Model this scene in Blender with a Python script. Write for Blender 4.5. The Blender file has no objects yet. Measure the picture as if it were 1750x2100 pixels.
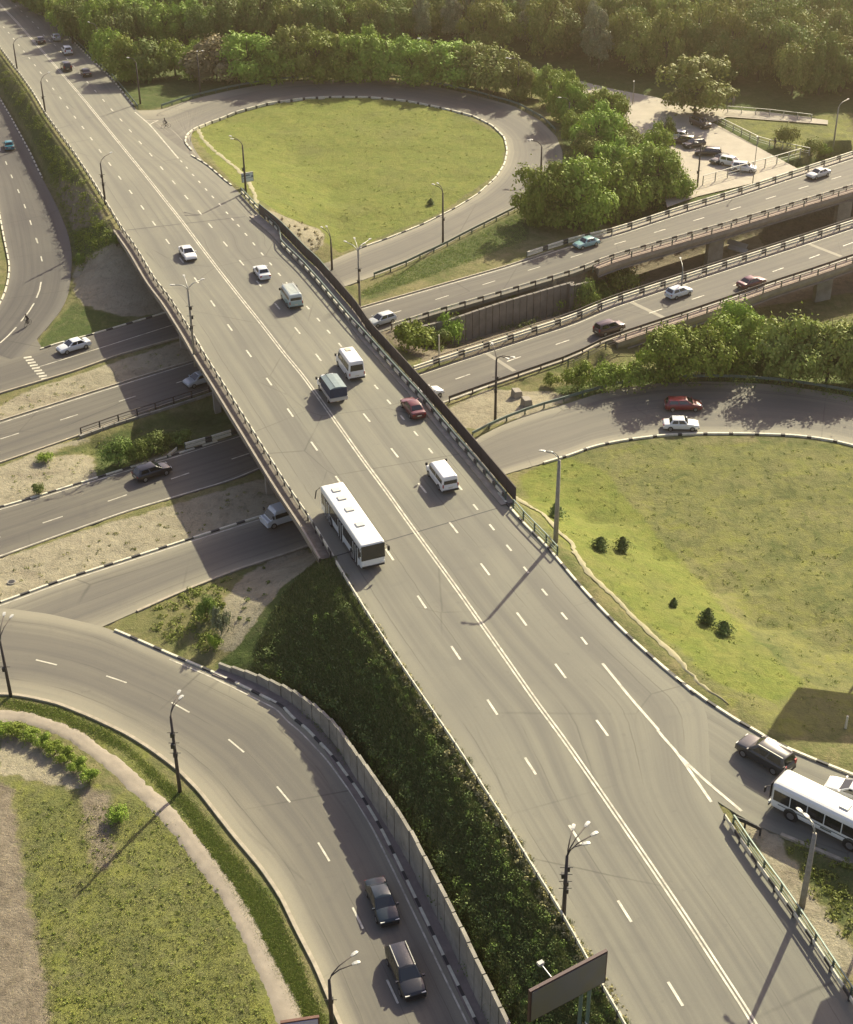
import bpy, bmesh, math, random
import numpy as np
from mathutils import Vector, Matrix
from mathutils.geometry import tessellate_polygon

sc = bpy.context.scene
R = math.radians
rnd = random.Random(7)
rng = np.random.default_rng(11)

# ------------------------------------------------------------------ camera, sky, sun, exposure
F, TH, RO, H = 3096.5, 0.56322, -0.00814, 87.09      # focal length (px of a 1750 px wide frame), pitch, roll, height
c_, s_ = math.cos(RO), math.sin(RO)
AX = Vector((c_, s_ * math.sin(TH), s_ * math.cos(TH)))
AY = Vector((-s_, c_ * math.sin(TH), c_ * math.cos(TH)))
AZ = Vector((0, -math.cos(TH), math.sin(TH)))
cam = bpy.data.objects.new('camera', bpy.data.cameras.new('camera'))
sc.collection.objects.link(cam)
m = Matrix((AX, AY, AZ)).transposed().to_4x4(); m.translation = (0, 0, H)
cam.matrix_world = m
cam.data.sensor_fit = 'HORIZONTAL'; cam.data.sensor_width = 36
cam.data.lens = 36 * F / 1750
cam.data.clip_start = 1; cam.data.clip_end = 9000
sc.camera = cam

SUN_AZ, SUN_EL = R(29), R(32)                        # azimuth clockwise from +Y
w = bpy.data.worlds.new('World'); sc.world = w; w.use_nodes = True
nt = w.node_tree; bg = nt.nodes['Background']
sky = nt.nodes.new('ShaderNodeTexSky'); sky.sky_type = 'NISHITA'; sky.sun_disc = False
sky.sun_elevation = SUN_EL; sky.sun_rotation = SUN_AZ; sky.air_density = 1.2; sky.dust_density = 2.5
tn = nt.nodes.new('ShaderNodeMix'); tn.data_type = 'RGBA'; tn.blend_type = 'MULTIPLY'; tn.inputs[0].default_value = 1; tn.inputs[7].default_value = (1.12, .93, .98, 1)   # sky tinted purple-red to colour the shade
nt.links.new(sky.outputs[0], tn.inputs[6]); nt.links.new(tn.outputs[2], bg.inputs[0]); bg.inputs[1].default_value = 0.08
sl = bpy.data.lights.new('sun', 'SUN'); sl.energy = 4.3; sl.angle = R(0.55); sl.color = (1.0, 0.92, 0.67)
sun = bpy.data.objects.new('sun', sl); sc.collection.objects.link(sun)
sd = Vector((math.sin(SUN_AZ) * math.cos(SUN_EL), math.cos(SUN_AZ) * math.cos(SUN_EL), math.sin(SUN_EL)))
sun.rotation_euler = sd.to_track_quat('Z', 'Y').to_euler(); sun.location = (0, 0, 300)
sc.view_settings.view_transform = 'Standard'; sc.view_settings.look = 'None'
sc.view_settings.exposure = 1.2; sc.view_settings.gamma = 1
sc.render.engine = 'CYCLES'
sc.render.resolution_x, sc.render.resolution_y = 853, 1024

# ------------------------------------------------------------------ plan helpers
# places are taken from a survey grid of the photograph and dropped onto their real ground height
S = .34375
def T(c, r, *p):
    ox = (0, 574.22, 1148.44)[c]; oy = (0, 492.19, 984.375, 1476.56)[r]
    return [(ox + S * x, oy + S * y) for x, y in p]
def ray(u, v):
    x = (u - 875) / F; y = -(v - 1050) / F
    d = AX * x + AY * y - AZ
    return d
def U(u, v, z):
    d = ray(u, v)
    if callable(z):
        zz = 0.
        for _ in range(25):
            t = (zz - H) / d.z
            zz = .5 * zz + .5 * z(d.x * t, d.y * t)
    else: zz = z
    t = (zz - H) / d.z
    return Vector((d.x * t, d.y * t, zz))
def UU(pts, z): return [U(u, v, z) for u, v in pts]
def proj(P):
    d = Vector(P) - Vector((0, 0, H)); k = -d.dot(AZ)
    return 875 + F * d.dot(AX) / k, 1050 - F * d.dot(AY) / k

_zy = np.array([60, 68, 90, 112.6, 134, 149, 164, 179.5, 194.5, 209, 223.6, 245, 268.3, 290, 313, 335, 357.4, 400, 470])
_zz = np.array([5.55, 5.75, 6.1, 6.24, 6.24, 6.2, 6.14, 5.9, 5.63, 5.3, 4.75, 3.75, 2.5, 1.05, -.6, -2.4, -4.3, -7.6, -12])
_gy = np.linspace(50, 480, 431); _gz = np.interp(_gy, _zy, _zz)
_gz = np.convolve(np.pad(_gz, 12, mode='reflect', reflect_type='odd'), np.ones(25) / 25, 'valid')
def zm(x, y): return float(np.interp(y, _gy, _gz))
def zl(x, y): return .006 * x - .1
def zleft(x, y): return zl(x, y) + float(np.interp(y, [150, 200, 230, 260, 300, 350, 450], [0, 0, -.3, -1.3, -3.2, -5.6, -10]))

def resample(P, n=None, step=None):
    P = np.array([tuple(p) for p in P], float)
    d = np.r_[0, np.cumsum(np.linalg.norm(np.diff(P[:, :2], axis=0), axis=1))]
    if n is None: n = max(2, int(round(d[-1] / step)) + 1)
    t = np.linspace(0, d[-1], n)
    return np.stack([np.interp(t, d, P[:, k]) for k in range(P.shape[1])], 1)
def smooth(P, n, it=3):
    Q = resample(P, n)
    for _ in range(it):
        Q[1:-1] = (Q[:-2] + 2 * Q[1:-1] + Q[2:]) / 4
    return Q
def tang(Q):
    t = np.gradient(Q[:, :2], axis=0); t /= np.linalg.norm(t, axis=1)[:, None] + 1e-9
    return t
def offset(Q, d):
    t = tang(Q); R_ = Q.copy(); R_[:, 0] += t[:, 1] * d; R_[:, 1] -= t[:, 0] * d   # +d = right of travel
    return R_

# ------------------------------------------------------------------ materials
def mat(name, col, rough=.8, metal=0, spec=None, var=0, scale=3, bump=0, col2=None, coat=0):
    m = bpy.data.materials.new(name); m.use_nodes = True; t = m.node_tree; b = t.nodes['Principled BSDF']
    b.inputs['Base Color'].default_value = (*col, 1); b.inputs['Roughness'].default_value = rough
    b.inputs['Metallic'].default_value = metal
    if spec is not None: b.inputs['Specular IOR Level'].default_value = spec
    if coat: b.inputs['Coat Weight'].default_value = coat; b.inputs['Coat Roughness'].default_value = .05
    if var or col2:
        g = t.nodes.new('ShaderNodeNewGeometry'); n = t.nodes.new('ShaderNodeTexNoise'); n.inputs['Scale'].default_value = scale
        n.inputs['Detail'].default_value = 5; n.inputs['Roughness'].default_value = .65
        t.links.new(g.outputs['Position'], n.inputs['Vector'])
        mr = t.nodes.new('ShaderNodeMapRange'); mr.inputs[1].default_value = .3; mr.inputs[2].default_value = .7
        t.links.new(n.outputs[0], mr.inputs[0])
        mx = t.nodes.new('ShaderNodeMix'); mx.data_type = 'RGBA'
        c2 = col2 or tuple(c * (1 - var) for c in col); c1 = col if col2 else tuple(min(1, c * (1 + var)) for c in col)
        mx.inputs[6].default_value = (*c1, 1); mx.inputs[7].default_value = (*c2, 1)
        t.links.new(mr.outputs[0], mx.inputs[0]); t.links.new(mx.outputs[2], b.inputs['Base Color'])
        if bump:
            bp = t.nodes.new('ShaderNodeBump'); bp.inputs['Strength'].default_value = bump; bp.inputs['Distance'].default_value = .05
            t.links.new(n.outputs[0], bp.inputs['Height']); t.links.new(bp.outputs[0], b.inputs['Normal'])
    return m

class NG:                                            # small node helper
    def __init__(s, name):
        s.m = bpy.data.materials.new(name); s.m.use_nodes = True; s.t = s.m.node_tree; s.b = s.t.nodes['Principled BSDF']
        g = s.t.nodes.new('ShaderNodeNewGeometry'); s.pos = g.outputs['Position']; s.geo = g
    def L(s, a, b): s.t.links.new(a, b)
    def noise(s, scale, detail=4, rough=.6, vec=None, dist=0):
        n = s.t.nodes.new('ShaderNodeTexNoise'); n.inputs['Scale'].default_value = scale; n.inputs['Detail'].default_value = detail
        n.inputs['Roughness'].default_value = rough; n.inputs['Distortion'].default_value = dist
        s.L(vec or s.pos, n.inputs['Vector']); return n.outputs[0]
    def rng(s, v, a, b, c=0, d=1):
        n = s.t.nodes.new('ShaderNodeMapRange'); s.L(v, n.inputs[0])
        for i, x in enumerate((a, b, c, d)): n.inputs[i + 1].default_value = x
        return n.outputs[0]
    def mix(s, f, a, b, mode='MIX'):
        n = s.t.nodes.new('ShaderNodeMix'); n.data_type = 'RGBA'; n.blend_type = mode
        for i, x in ((0, f), (6, a), (7, b)):
            if isinstance(x, (int, float)): n.inputs[i].default_value = x
            elif isinstance(x, tuple): n.inputs[i].default_value = (*x, 1)
            else: s.L(x, n.inputs[i])
        return n.outputs[2]
    def math(s, op, a, b=0, clamp=False):
        n = s.t.nodes.new('ShaderNodeMath'); n.operation = op; n.use_clamp = clamp
        for i, x in ((0, a), (1, b)):
            if isinstance(x, (int, float)): n.inputs[i].default_value = x
            else: s.L(x, n.inputs[i])
        return n.outputs[0]
    def scalevec(s, vec, sc3):
        n = s.t.nodes.new('ShaderNodeMapping'); n.inputs['Scale'].default_value = sc3; s.L(vec, n.inputs['Vector']); return n.outputs[0]
    def bump(s, h, st, dist=.05):
        n = s.t.nodes.new('ShaderNodeBump'); n.inputs['Strength'].default_value = st; n.inputs['Distance'].default_value = dist
        s.L(h, n.inputs['Height']); s.L(n.outputs[0], s.b.inputs['Normal'])

def asphalt(name, c1, c2, dark, edge=.35, core=.0):
    g = NG(name)
    un_ = g.t.nodes.new('ShaderNodeUVMap'); un_.uv_map = 'UVMap'; uv = un_.outputs[0]
    st = g.noise(1, 3, .6, g.scalevec(uv, (1.1, .018, 1)))                  # long streaks along the lanes
    st2 = g.noise(1, 4, .7, g.scalevec(uv, (4.5, .05, 1)))
    big = g.noise(.05, 4, .6); fine = g.noise(9, 3, .7)
    c = g.mix(g.rng(big, .35, .65), c1, c2)
    c = g.mix(g.rng(st, .4, .66, 0, .68), c, dark)
    sx = g.t.nodes.new('ShaderNodeSeparateXYZ'); g.L(uv, sx.inputs[0])
    wv_ = g.math('SINE', g.math('MULTIPLY', g.math('ADD', sx.outputs[0], g.math('MULTIPLY', g.noise(.03, 2), 1.5)), 2 * math.pi / 1.85))       # wheel tracks
    c = g.mix(g.math('MULTIPLY', g.rng(wv_, 0, 1, 0, .16), g.rng(g.noise(.06, 3), .4, .65)), c, dark)
    c = g.mix(g.rng(g.noise(1.4, 3, .5), .66, .74, 0, .35), c, dark)
    c = g.mix(g.rng(st2, .5, .8, 0, .35), c, dark)
    c = g.mix(g.rng(g.noise(.35, 3, .5, dist=1), .6, .75, 0, .28), c, dark)
    ac = g.t.nodes.new('ShaderNodeUVMap'); ac.uv_map = 'across'; sa = g.t.nodes.new('ShaderNodeSeparateXYZ'); g.L(ac.outputs[0], sa.inputs[0])
    ctr = g.math('SUBTRACT', .5, g.math('ABSOLUTE', g.math('SUBTRACT', g.math('ADD', sa.outputs[0], g.math('MULTIPLY', g.math('SUBTRACT', g.noise(.12, 3), .5), .12)), .5)))
    c = g.mix(g.rng(ctr, .03, .16, edge, 0), c, tuple(x * 1.22 for x in c1))          # dust swept to the sides
    if core: c = g.mix(g.rng(ctr, .12, .34, 0, core), c, dark)
    # thin cracks and patch seams
    v = g.t.nodes.new('ShaderNodeTexVoronoi'); v.feature = 'DISTANCE_TO_EDGE'; v.inputs['Scale'].default_value = .07
    wv = g.mix(.12, g.pos, g.noise(.4, 3)); g.L(wv, v.inputs['Vector'])
    cr = g.rng(v.outputs['Distance'], .0, .007, .6, 0)
    cr = g.math('MULTIPLY', cr, g.rng(g.noise(.07, 2), .45, .6))
    c = g.mix(cr, c, tuple(x * .45 for x in dark))
    fr = g.math('ABSOLUTE', g.math('SUBTRACT', g.math('FRACT', g.math('DIVIDE', g.math('ADD', sx.outputs[0], g.math('MULTIPLY', g.noise(.25, 2), .35)), 3.75)), .5))
    c = g.mix(g.math('MULTIPLY', g.rng(fr, .006, .016, .5, 0), g.rng(g.noise(.09, 3), .42, .55)), c, tuple(x * .55 for x in dark))     # paving seams between lanes
    c = g.mix(g.rng(fine, .3, .7, 0, .16), c, tuple(x * .6 for x in dark))
    g.L(c, g.b.inputs['Base Color']); g.b.inputs['Roughness'].default_value = .82; g.b.inputs['Specular IOR Level'].default_value = .35
    g.bump(fine, .15, .02)
    return g.m
M = {}
M['asphalt'] = asphalt('asphalt_sunbleached', (.202, .196, .146), (.162, .158, .124), (.112, .108, .092))
M['asphalt_low'] = asphalt('asphalt_highway', (.15, .14, .106), (.115, .108, .087), (.072, .067, .062), .5)
M['asphalt_dark'] = asphalt('asphalt_left_ramp', (.11, .104, .086), (.085, .08, .07), (.055, .052, .05), .9)
M['asphalt_ramp'] = asphalt('asphalt_ramp', (.23, .214, .155), (.178, .167, .125), (.1, .094, .082), .8, .55)
M['lot'] = mat('lot_paving', (.36, .32, .245), .9, var=.12, scale=.4)
M['white'] = mat('white_road_paint', (.5, .475, .37), .6, var=.35, scale=2.5)
M['line'] = mat('cream_line_paint', (.47, .44, .34), .6, var=.45, scale=1.3)
M['kwhite'] = mat('kerb_white', (.6, .57, .43), .75, var=.2, scale=2)
M['kblack'] = mat('kerb_black', (.03, .03, .03), .7)
M['stone'] = mat('kerb_stone', (.34, .3, .22), .85, var=.25, scale=1.5)
M['conc'] = mat('concrete', (.27, .24, .19), .85, var=.2, scale=.8, bump=.3)
M['concd'] = mat('concrete_weathered', (.25, .235, .19), .9, var=.3, scale=.7, bump=.4)
M['steel'] = mat('galvanised_steel', (.36, .36, .32), .5, .4)
M['green'] = mat('green_painted_steel', (.06, .1, .08), .5, .1)
M['palegreen'] = mat('pale_green_steel', (.12, .17, .14), .5, .2)
M['pole'] = mat('dark_pole', (.055, .045, .04), .8, var=.3, scale=3)
M['polec'] = mat('concrete_pole', (.27, .25, .2), .85, var=.2, scale=3)
M['lampw'] = mat('lamp_housing', (.4, .4, .36), .4)
M['fence'] = mat('brown_sheet_fence', (.055, .045, .045), .55, .2, var=.2, scale=.5)
M['tyre'] = mat('tyre', (.015, .015, .015), .85)
M['rim'] = mat('rim', (.35, .35, .34), .35, .8)
M['glass'] = mat('car_glass', (.012, .016, .018), .06, 0, spec=.9)
M['plastic'] = mat('black_plastic', (.02, .02, .02), .6)
M['lens'] = mat('headlight_lens', (.8, .78, .68), .1, spec=.8)
M['red'] = mat('tail_lens', (.3, .015, .012), .2)
M['skin'] = mat('skin', (.38, .22, .15), .6)
M['cloth'] = mat('dark_clothes', (.03, .032, .045), .9)
M['cloth2'] = mat('grey_clothes', (.14, .13, .14), .9)
M['pathd'] = mat('dirt_path', (.27, .25, .15), .95, var=.15, scale=1.2, bump=.4)
M['pathg'] = mat('worn_footpath', (.27, .235, .18), .95, var=.15, scale=.9, bump=.4)
M['bark'] = mat('bark', (.07, .055, .04), .95)
def paint(col, rough=.28, metal=0): return mat('car_paint', col, rough, metal, spec=.5, coat=.6)

# ------------------------------------------------------------------ mesh helpers
def tag(o, label=None, cat=None, group=None, kind=None):
    if label: o['label'] = label
    if cat: o['category'] = cat
    if group: o['group'] = group
    if kind: o['kind'] = kind
    return o
def empty(name, loc=(0, 0, 0), rz=0):
    o = bpy.data.objects.new(name, None); o.location = loc; o.rotation_euler.z = rz; o.empty_display_size = .5
    sc.collection.objects.link(o); return o
def link(name, me, parent=None):
    o = bpy.data.objects.new(name, me); sc.collection.objects.link(o); o.parent = parent; return o
class MB:
    def __init__(s): s.v = []; s.f = []; s.m = []; s.uv = []
    def quad(s, a, b, c, d, mi=0): n = len(s.v); s.v += [tuple(a), tuple(b), tuple(c), tuple(d)]; s.f.append((n, n + 1, n + 2, n + 3)); s.m.append(mi)
    def poly(s, P, mi=0): n = len(s.v); s.v += [tuple(p) for p in P]; s.f.append(tuple(range(n, n + len(P)))); s.m.append(mi)
    def box(s, c, d, rz=0, mi=0, M4=None):
        hx, hy, hz = d[0] / 2, d[1] / 2, d[2] / 2; n = len(s.v); ca, sa = math.cos(rz), math.sin(rz)
        for x, y, z in ((-hx, -hy, -hz), (hx, -hy, -hz), (hx, hy, -hz), (-hx, hy, -hz), (-hx, -hy, hz), (hx, -hy, hz), (hx, hy, hz), (-hx, hy, hz)):
            s.v.append((c[0] + x * ca - y * sa, c[1] + x * sa + y * ca, c[2] + z))
        for q in ((0, 3, 2, 1), (4, 5, 6, 7), (0, 1, 5, 4), (1, 2, 6, 5), (2, 3, 7, 6), (3, 0, 4, 7)):
            s.f.append(tuple(n + i for i in q)); s.m.append(mi)
    def bar(s, a, b, w_, h_, mi=0):                  # box beam from a to b (centre line)
        a = Vector(a); b = Vector(b); d = (b - a).normalized(); up = Vector((0, 0, 1)) if abs(d.z) < .95 else Vector((1, 0, 0))
        sx = d.cross(up).normalized() * w_ / 2; uz = sx.normalized().cross(d) * h_ / 2; n = len(s.v)
        for p in (a, b):
            for q in (-sx - uz, sx - uz, sx + uz, -sx + uz): s.v.append(tuple(p + q))
        for q in ((0, 1, 2, 3), (7, 6, 5, 4), (0, 4, 5, 1), (1, 5, 6, 2), (2, 6, 7, 3), (3, 7, 4, 0)):
            s.f.append(tuple(n + i for i in q)); s.m.append(mi)
    def tube(s, P, r, k=8, mi=0):
        P = [Vector(p) for p in P]; r = r if isinstance(r, (list, tuple)) else [r] * len(P); n = len(s.v)
        for i, p in enumerate(P):
            d = (P[min(i + 1, len(P) - 1)] - P[max(i - 1, 0)]).normalized()
            a = d.cross(Vector((0, 0, 1)) if abs(d.z) < .9 else Vector((1, 0, 0))).normalized(); b = d.cross(a)
            for j in range(k):
                t = 2 * math.pi * j / k; s.v.append(tuple(p + a * (math.cos(t) * r[i]) + b * (math.sin(t) * r[i])))
        for i in range(len(P) - 1):
            for j in range(k):
                s.f.append((n + i * k + j, n + i * k + (j + 1) % k, n + (i + 1) * k + (j + 1) % k, n + (i + 1) * k + j)); s.m.append(mi)
        s.f.append(tuple(n + j for j in range(k))[::-1]); s.m.append(mi)
        s.f.append(tuple(n + (len(P) - 1) * k + j for j in range(k))); s.m.append(mi)
    def build(s, name, mats, parent=None, smooth=False, fixn=True):
        me = bpy.data.meshes.new(name); me.from_pydata(s.v, [], s.f)
        for mm in (mats if isinstance(mats, (list, tuple)) else [mats]): me.materials.append(mm)
        me.polygons.foreach_set('material_index', s.m)
        if fixn:
            bm = bmesh.new(); bm.from_mesh(me); bmesh.ops.recalc_face_normals(bm, faces=bm.faces); bm.to_mesh(me); bm.free()
        if smooth: me.polygons.foreach_set('use_smooth', [True] * len(me.polygons))
        me.update(); return link(name, me, parent)

class Strip:                                          # a road surface between two edge lines
    def __init__(s, L, R_, zf, n, m=6, sm=3):
        s.L = smooth([(p[0], p[1]) for p in L], n, sm); s.R = smooth([(p[0], p[1]) for p in R_], n, sm)
        s.zf = zf; s.n = n; s.m = m
        t = np.linspace(0, 1, m + 1)[None, :, None]
        s.P = s.L[:, None, :] * (1 - t) + s.R[:, None, :] * t
        s.Z = np.array([[zf(x, y) for x, y in row] for row in s.P])
def road(name, st, mt, lift=0, parent=None, skirt=.5):
    n, m = st.n, st.m + 1; V = np.zeros((n, m + 2, 3)); V[:, 1:-1, :2] = st.P; V[:, 1:-1, 2] = st.Z + lift
    V[:, 0] = V[:, 1]; V[:, -1] = V[:, -2]; V[:, 0, 2] -= skirt; V[:, -1, 2] -= skirt
    wid = np.linalg.norm(st.R - st.L, axis=1).mean()
    al = np.r_[0, np.cumsum(np.linalg.norm(np.diff((st.L + st.R) / 2, axis=0), axis=1))]
    k = m + 2; fs = []
    for i in range(n - 1):
        for j in range(k - 1): fs.append((i * k + j, i * k + j + 1, (i + 1) * k + j + 1, (i + 1) * k + j))
    me = bpy.data.meshes.new(name); me.from_pydata([tuple(x) for x in V.reshape(-1, 3)], [], fs)
    uvl = me.uv_layers.new(name='UVMap'); uw = np.concatenate([[0], np.linspace(0, wid, m), [wid]])
    idx = np.array([l for f in fs for l in f]); uvs = np.stack([uw[idx % k], al[idx // k]], 1)
    uvl.data.foreach_set('uv', uvs.ravel()); me.materials.append(mt)
    u2 = me.uv_layers.new(name='across'); u2.data.foreach_set('uv', np.stack([uw[idx % k] / wid, al[idx // k]], 1).ravel()); me.uv_layers.active = me.uv_layers['UVMap']
    bm = bmesh.new(); bm.from_mesh(me); bmesh.ops.recalc_face_normals(bm, faces=bm.faces)
    bm.faces.ensure_lookup_table()
    if bm.faces[len(bm.faces) // 2 // (k - 1) * (k - 1) + k // 2].normal.z < 0: bmesh.ops.reverse_faces(bm, faces=bm.faces)
    bm.to_mesh(me); bm.free()
    return tag(link(name, me, parent), kind=None if parent else 'structure')
def patch(name, P, zf, mt, lift, kind='structure', parent=None):
    pts = [Vector((p[0], p[1], zf(p[0], p[1]) + lift)) for p in P]
    me = bpy.data.meshes.new(name); me.from_pydata([tuple(p) for p in pts], [], [tuple(t) for t in tessellate_polygon([pts])])
    uvl = me.uv_layers.new(name='UVMap')
    for l in me.loops: v = me.vertices[l.vertex_index].co; uvl.data[l.index].uv = (v.x * .3 + v.y * .95, v.x * .95 - v.y * .3)
    me.materials.append(mt); o = link(name, me, parent)
    bm = bmesh.new(); bm.from_mesh(me)
    for f in bm.faces:
        if f.normal.z < 0: f.normal_flip()
    bm.to_mesh(me); bm.free()
    if not parent: tag(o, kind=kind)
    return o
def lines(name, segs, zf, mt, parent, lift=.014):
    """segs: list of (polyline, width)"""
    mb = MB()
    for P, wd in segs:
        Q = np.array([(p[0], p[1]) for p in P], float); A = offset(Q, -wd / 2); B = offset(Q, wd / 2)
        for i in range(len(Q) - 1):
            f = lambda p: (p[0], p[1], zf(p[0], p[1]) + lift)
            mb.quad(f(A[i]), f(A[i + 1]), f(B[i + 1]), f(B[i]))
    return mb.build(name, mt, parent, fixn=False)
def dashes(C, length, wd):
    """centres in plan, tangent from neighbours"""
    Q = np.array([(p[0], p[1]) for p in C]); t = tang(Q) if len(Q) > 1 else None; out = []
    for q, d in zip(Q, t): out.append(([q - d * length / 2, q + d * length / 2], wd))
    return out
def dashline(P, period, length, wd, phase=0):
    Q = resample(P, step=.25); t = tang(Q); k = int(period / .25); out = []; n = int(length / .25)
    for i in range(int(phase / .25), len(Q) - n, k): out.append((Q[i:i + n + 1:max(1, n // 4)], wd))
    return out
def kerb(name, P, zf, parent, bw=True, wd=.22, h=.16, a=2.0, b=1.0, lift=0):
    Q = resample(P, step=.5 if bw else 1.0); A = offset(Q, -wd / 2); B = offset(Q, wd / 2); mb = MB()
    per = int((a + b) / .5); na = int(a / .5); r2 = random.Random(len(Q))
    for i in range(len(Q) - 1):
        mi = 0 if (not bw or i % per < na) else 1
        z0, z1 = zf(Q[i][0], Q[i][1]) + lift, zf(Q[i + 1][0], Q[i + 1][1]) + lift
        a0, a1, b0, b1 = A[i], A[i + 1], B[i], B[i + 1]
        mb.quad((*a0[:2], z0 + h), (*a1[:2], z1 + h), (*b1[:2], z1 + h), (*b0[:2], z0 + h), mi)
        mb.quad((*a0[:2], z0 - .3), (*a1[:2], z1 - .3), (*a1[:2], z1 + h), (*a0[:2], z0 + h), mi)
        mb.quad((*b1[:2], z1 - .3), (*b0[:2], z0 - .3), (*b0[:2], z0 + h), (*b1[:2], z1 + h), mi)
    return mb.build(name, [M['kwhite'] if bw else M['stone'], M['kblack']], parent, fixn=False)
def rail(name, label, P, zf, style='wbeam', bw=False, step=3.0, cat='guard rail', group=None, h=.8, pm=None, bm_=None):
    """a run of guard rail: beams in one part, every post its own part"""
    Q = resample(P, step=step); root = empty(name, (Q[0][0], Q[0][1], zf(Q[0][0], Q[0][1]))); tag(root, label, cat, group)
    o = np.array(root.location); pts = [Vector((q[0] - o[0], q[1] - o[1], zf(q[0], q[1]) - o[2])) for q in Q]
    mb = MB(); tt = tang(Q)
    for i in range(len(pts) - 1):
        a, b = pts[i], pts[i + 1]
        if style == 'wbeam':
            for k in range(3):
                p, q = a.lerp(b, k / 3), a.lerp(b, (k + 1) / 3); mi = 1 if (bw and k == 2) else 0
                mb.bar(p + Vector((0, 0, h - .17)), q + Vector((0, 0, h - .17)), .09, .34, mi)
        elif style == 'double':
            for k in range(4):
                p, q = a.lerp(b, k / 4), a.lerp(b, (k + 1) / 4); mi = 1 if (bw and k == 3) else 0
                for zz, oy in ((h - .12, 0), (h - .55, 0)): mb.bar(p + Vector((0, 0, zz)), q + Vector((0, 0, zz)), .2, .26, mi)
        elif style == 'pipe':
            for zz in (h, h * .55, h * .25): mb.bar(a + Vector((0, 0, zz)), b + Vector((0, 0, zz)), .11 if zz == h else .05, .09 if zz == h else .05, 2 if zz == h and bm_ == M['green'] else 0)
        elif style == 'toprail':
            for k in range(3):
                p, q = a.lerp(b, k / 3), a.lerp(b, (k + 1) / 3); mi = 1 if (bw and k == 2) else 0
                mb.bar(p + Vector((0, 0, .42)), q + Vector((0, 0, .42)), .12, .34, mi)
            mb.bar(a + Vector((0, 0, h)), b + Vector((0, 0, h)), .12, .1, 2)
    mb.build('rail_beam', [bm_ or (M['kwhite'] if bw else M['steel']), M['kblack'], M['palegreen']], root)
    pb = MB(); pb.box((0, 0, h / 2 - .1), (.13, .13, h + .2))
    first = None
    sel = range(len(pts)) if len(pts) <= 100 else range(100)
    for i in sel:
        if first is None: p = first = pb.build('post', pm or M['green'], root)
        else: p = first.copy(); sc.collection.objects.link(p); p.parent = root
        p.location = pts[i]; p.rotation_euler.z = math.atan2(tt[i][1], tt[i][0])
    return root

# ------------------------------------------------------------------ plan of the roads
mainL = T(0, 0, (-300, -175), (-120, 110), (0, 275), (60, 355), (130, 445), (200, 545), (270, 665), (340, 760), (440, 895), (540, 1045), (640, 1205), (720, 1340)) \
    + [(278, 502), (318.8, 571), (350, 608.6), (375, 649), (395, 679), (414, 714.8), (440.6, 755.4), (504, 856), (567.2, 957), (601.6, 1010), (640.6, 1064.8), (665.7, 1108.6), (709.4, 1180.5), (728, 1211.7), (756, 1256), (825, 1362), (866, 1421), (911, 1487), (949, 1542), (990, 1607), (1041.7, 1686), (1090, 1769), (1124, 1820), (1162, 1880.5), (1200, 1952.7), (1231, 2006), (1286, 2100), (1330, 2180)]   # traced along the rail top
mainR = T(0, 0, (60, -160), (190, 0), (260, 70), (350, 160), (450, 260), (560, 370), (660, 460), (740, 560), (820, 660), (960, 790), (1105, 905), (1240, 985), (1330, 1065), (1400, 1120), (1530, 1260), (1690, 1420)) \
    + T(1, 1, (-20, 20), (130, 160), (260, 310), (410, 490), (530, 620), (750, 870), (850, 975), (950, 1100), (1160, 1345), (1250, 1450)) \
    + T(1, 2, (1360, 150), (1460, 270), (1570, 370), (1750, 585)) + T(2, 2, (90, 600), (240, 765), (400, 925), (565, 1075), (720, 1205), (880, 1330)) \
    + T(2, 3, (900, 430), (1000, 600), (1090, 740), (1230, 935), (1400, 1160), (1560, 1390), (1700, 1610), (1830, 1814), (1930, 2000))
exitU = T(2, 2, (565, 1075), (720, 1205), (880, 1322), (1050, 1433), (1170, 1500)) + T(2, 3, (1260, 125), (1400, 190), (1600, 272), (1800, 350), (2100, 450), (2500, 560))
exitL = T(2, 2, (240, 1300), (500, 1600)) + T(2, 3, (760, 300), (930, 480), (1080, 575), (1200, 640), (1400, 720), (1560, 790), (1750, 870), (2080, 1000), (2500, 1130))
loopI = T(0, 0, (1330, 1065), (1240, 985), (1150, 905), (1105, 850), (1112, 810), (1150, 772), (1250, 730), (1400, 670), (1600, 615), (1750, 595)) + T(1, 0, (150, 585), (350, 577), (550, 580), (750, 600), (950, 640), (1150, 690), (1270, 750), (1340, 820), (1357, 900), (1340, 980), (1290, 1060), (1180, 1160), (1050, 1240), (850, 1340), (650, 1420), (400, 1510)) + T(1, 1, (290, 130))
loopO = T(0, 0, (640, 640), (720, 640), (815, 658), (950, 655), (1000, 640), (1100, 605), (1200, 578), (1400, 532), (1600, 497), (1750, 482)) + T(1, 0, (250, 476), (500, 470), (700, 482), (900, 508), (1150, 562), (1400, 632), (1560, 722), (1650, 812), (1688, 905), (1686, 980), (1640, 1050), (1560, 1130), (1450, 1225), (1300, 1300), (1100, 1400), (950, 1480), (840, 1527)) + T(1, 1, (780, 130), (600, 200), (390, 275))
raU = T(1, 1, (290, 130)) + T(0, 1, (970, 440), (700, 520), (530, 570), (340, 620), (150, 683))
raL = T(1, 1, (390, 275)) + T(0, 1, (1080, 580), (700, 690), (450, 780), (270, 835), (0, 915), (-200, 980))
raU = raU + T(0, 1, (-60, 750))
leftL = T(0, 0, (-500, 200), (-330, 450), (-170, 740), (-40, 1060), (0, 1290), (20, 1400), (45, 1520)) + T(0, 1, (60, 150), (50, 250), (20, 350), (-60, 470), (-200, 620))
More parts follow.
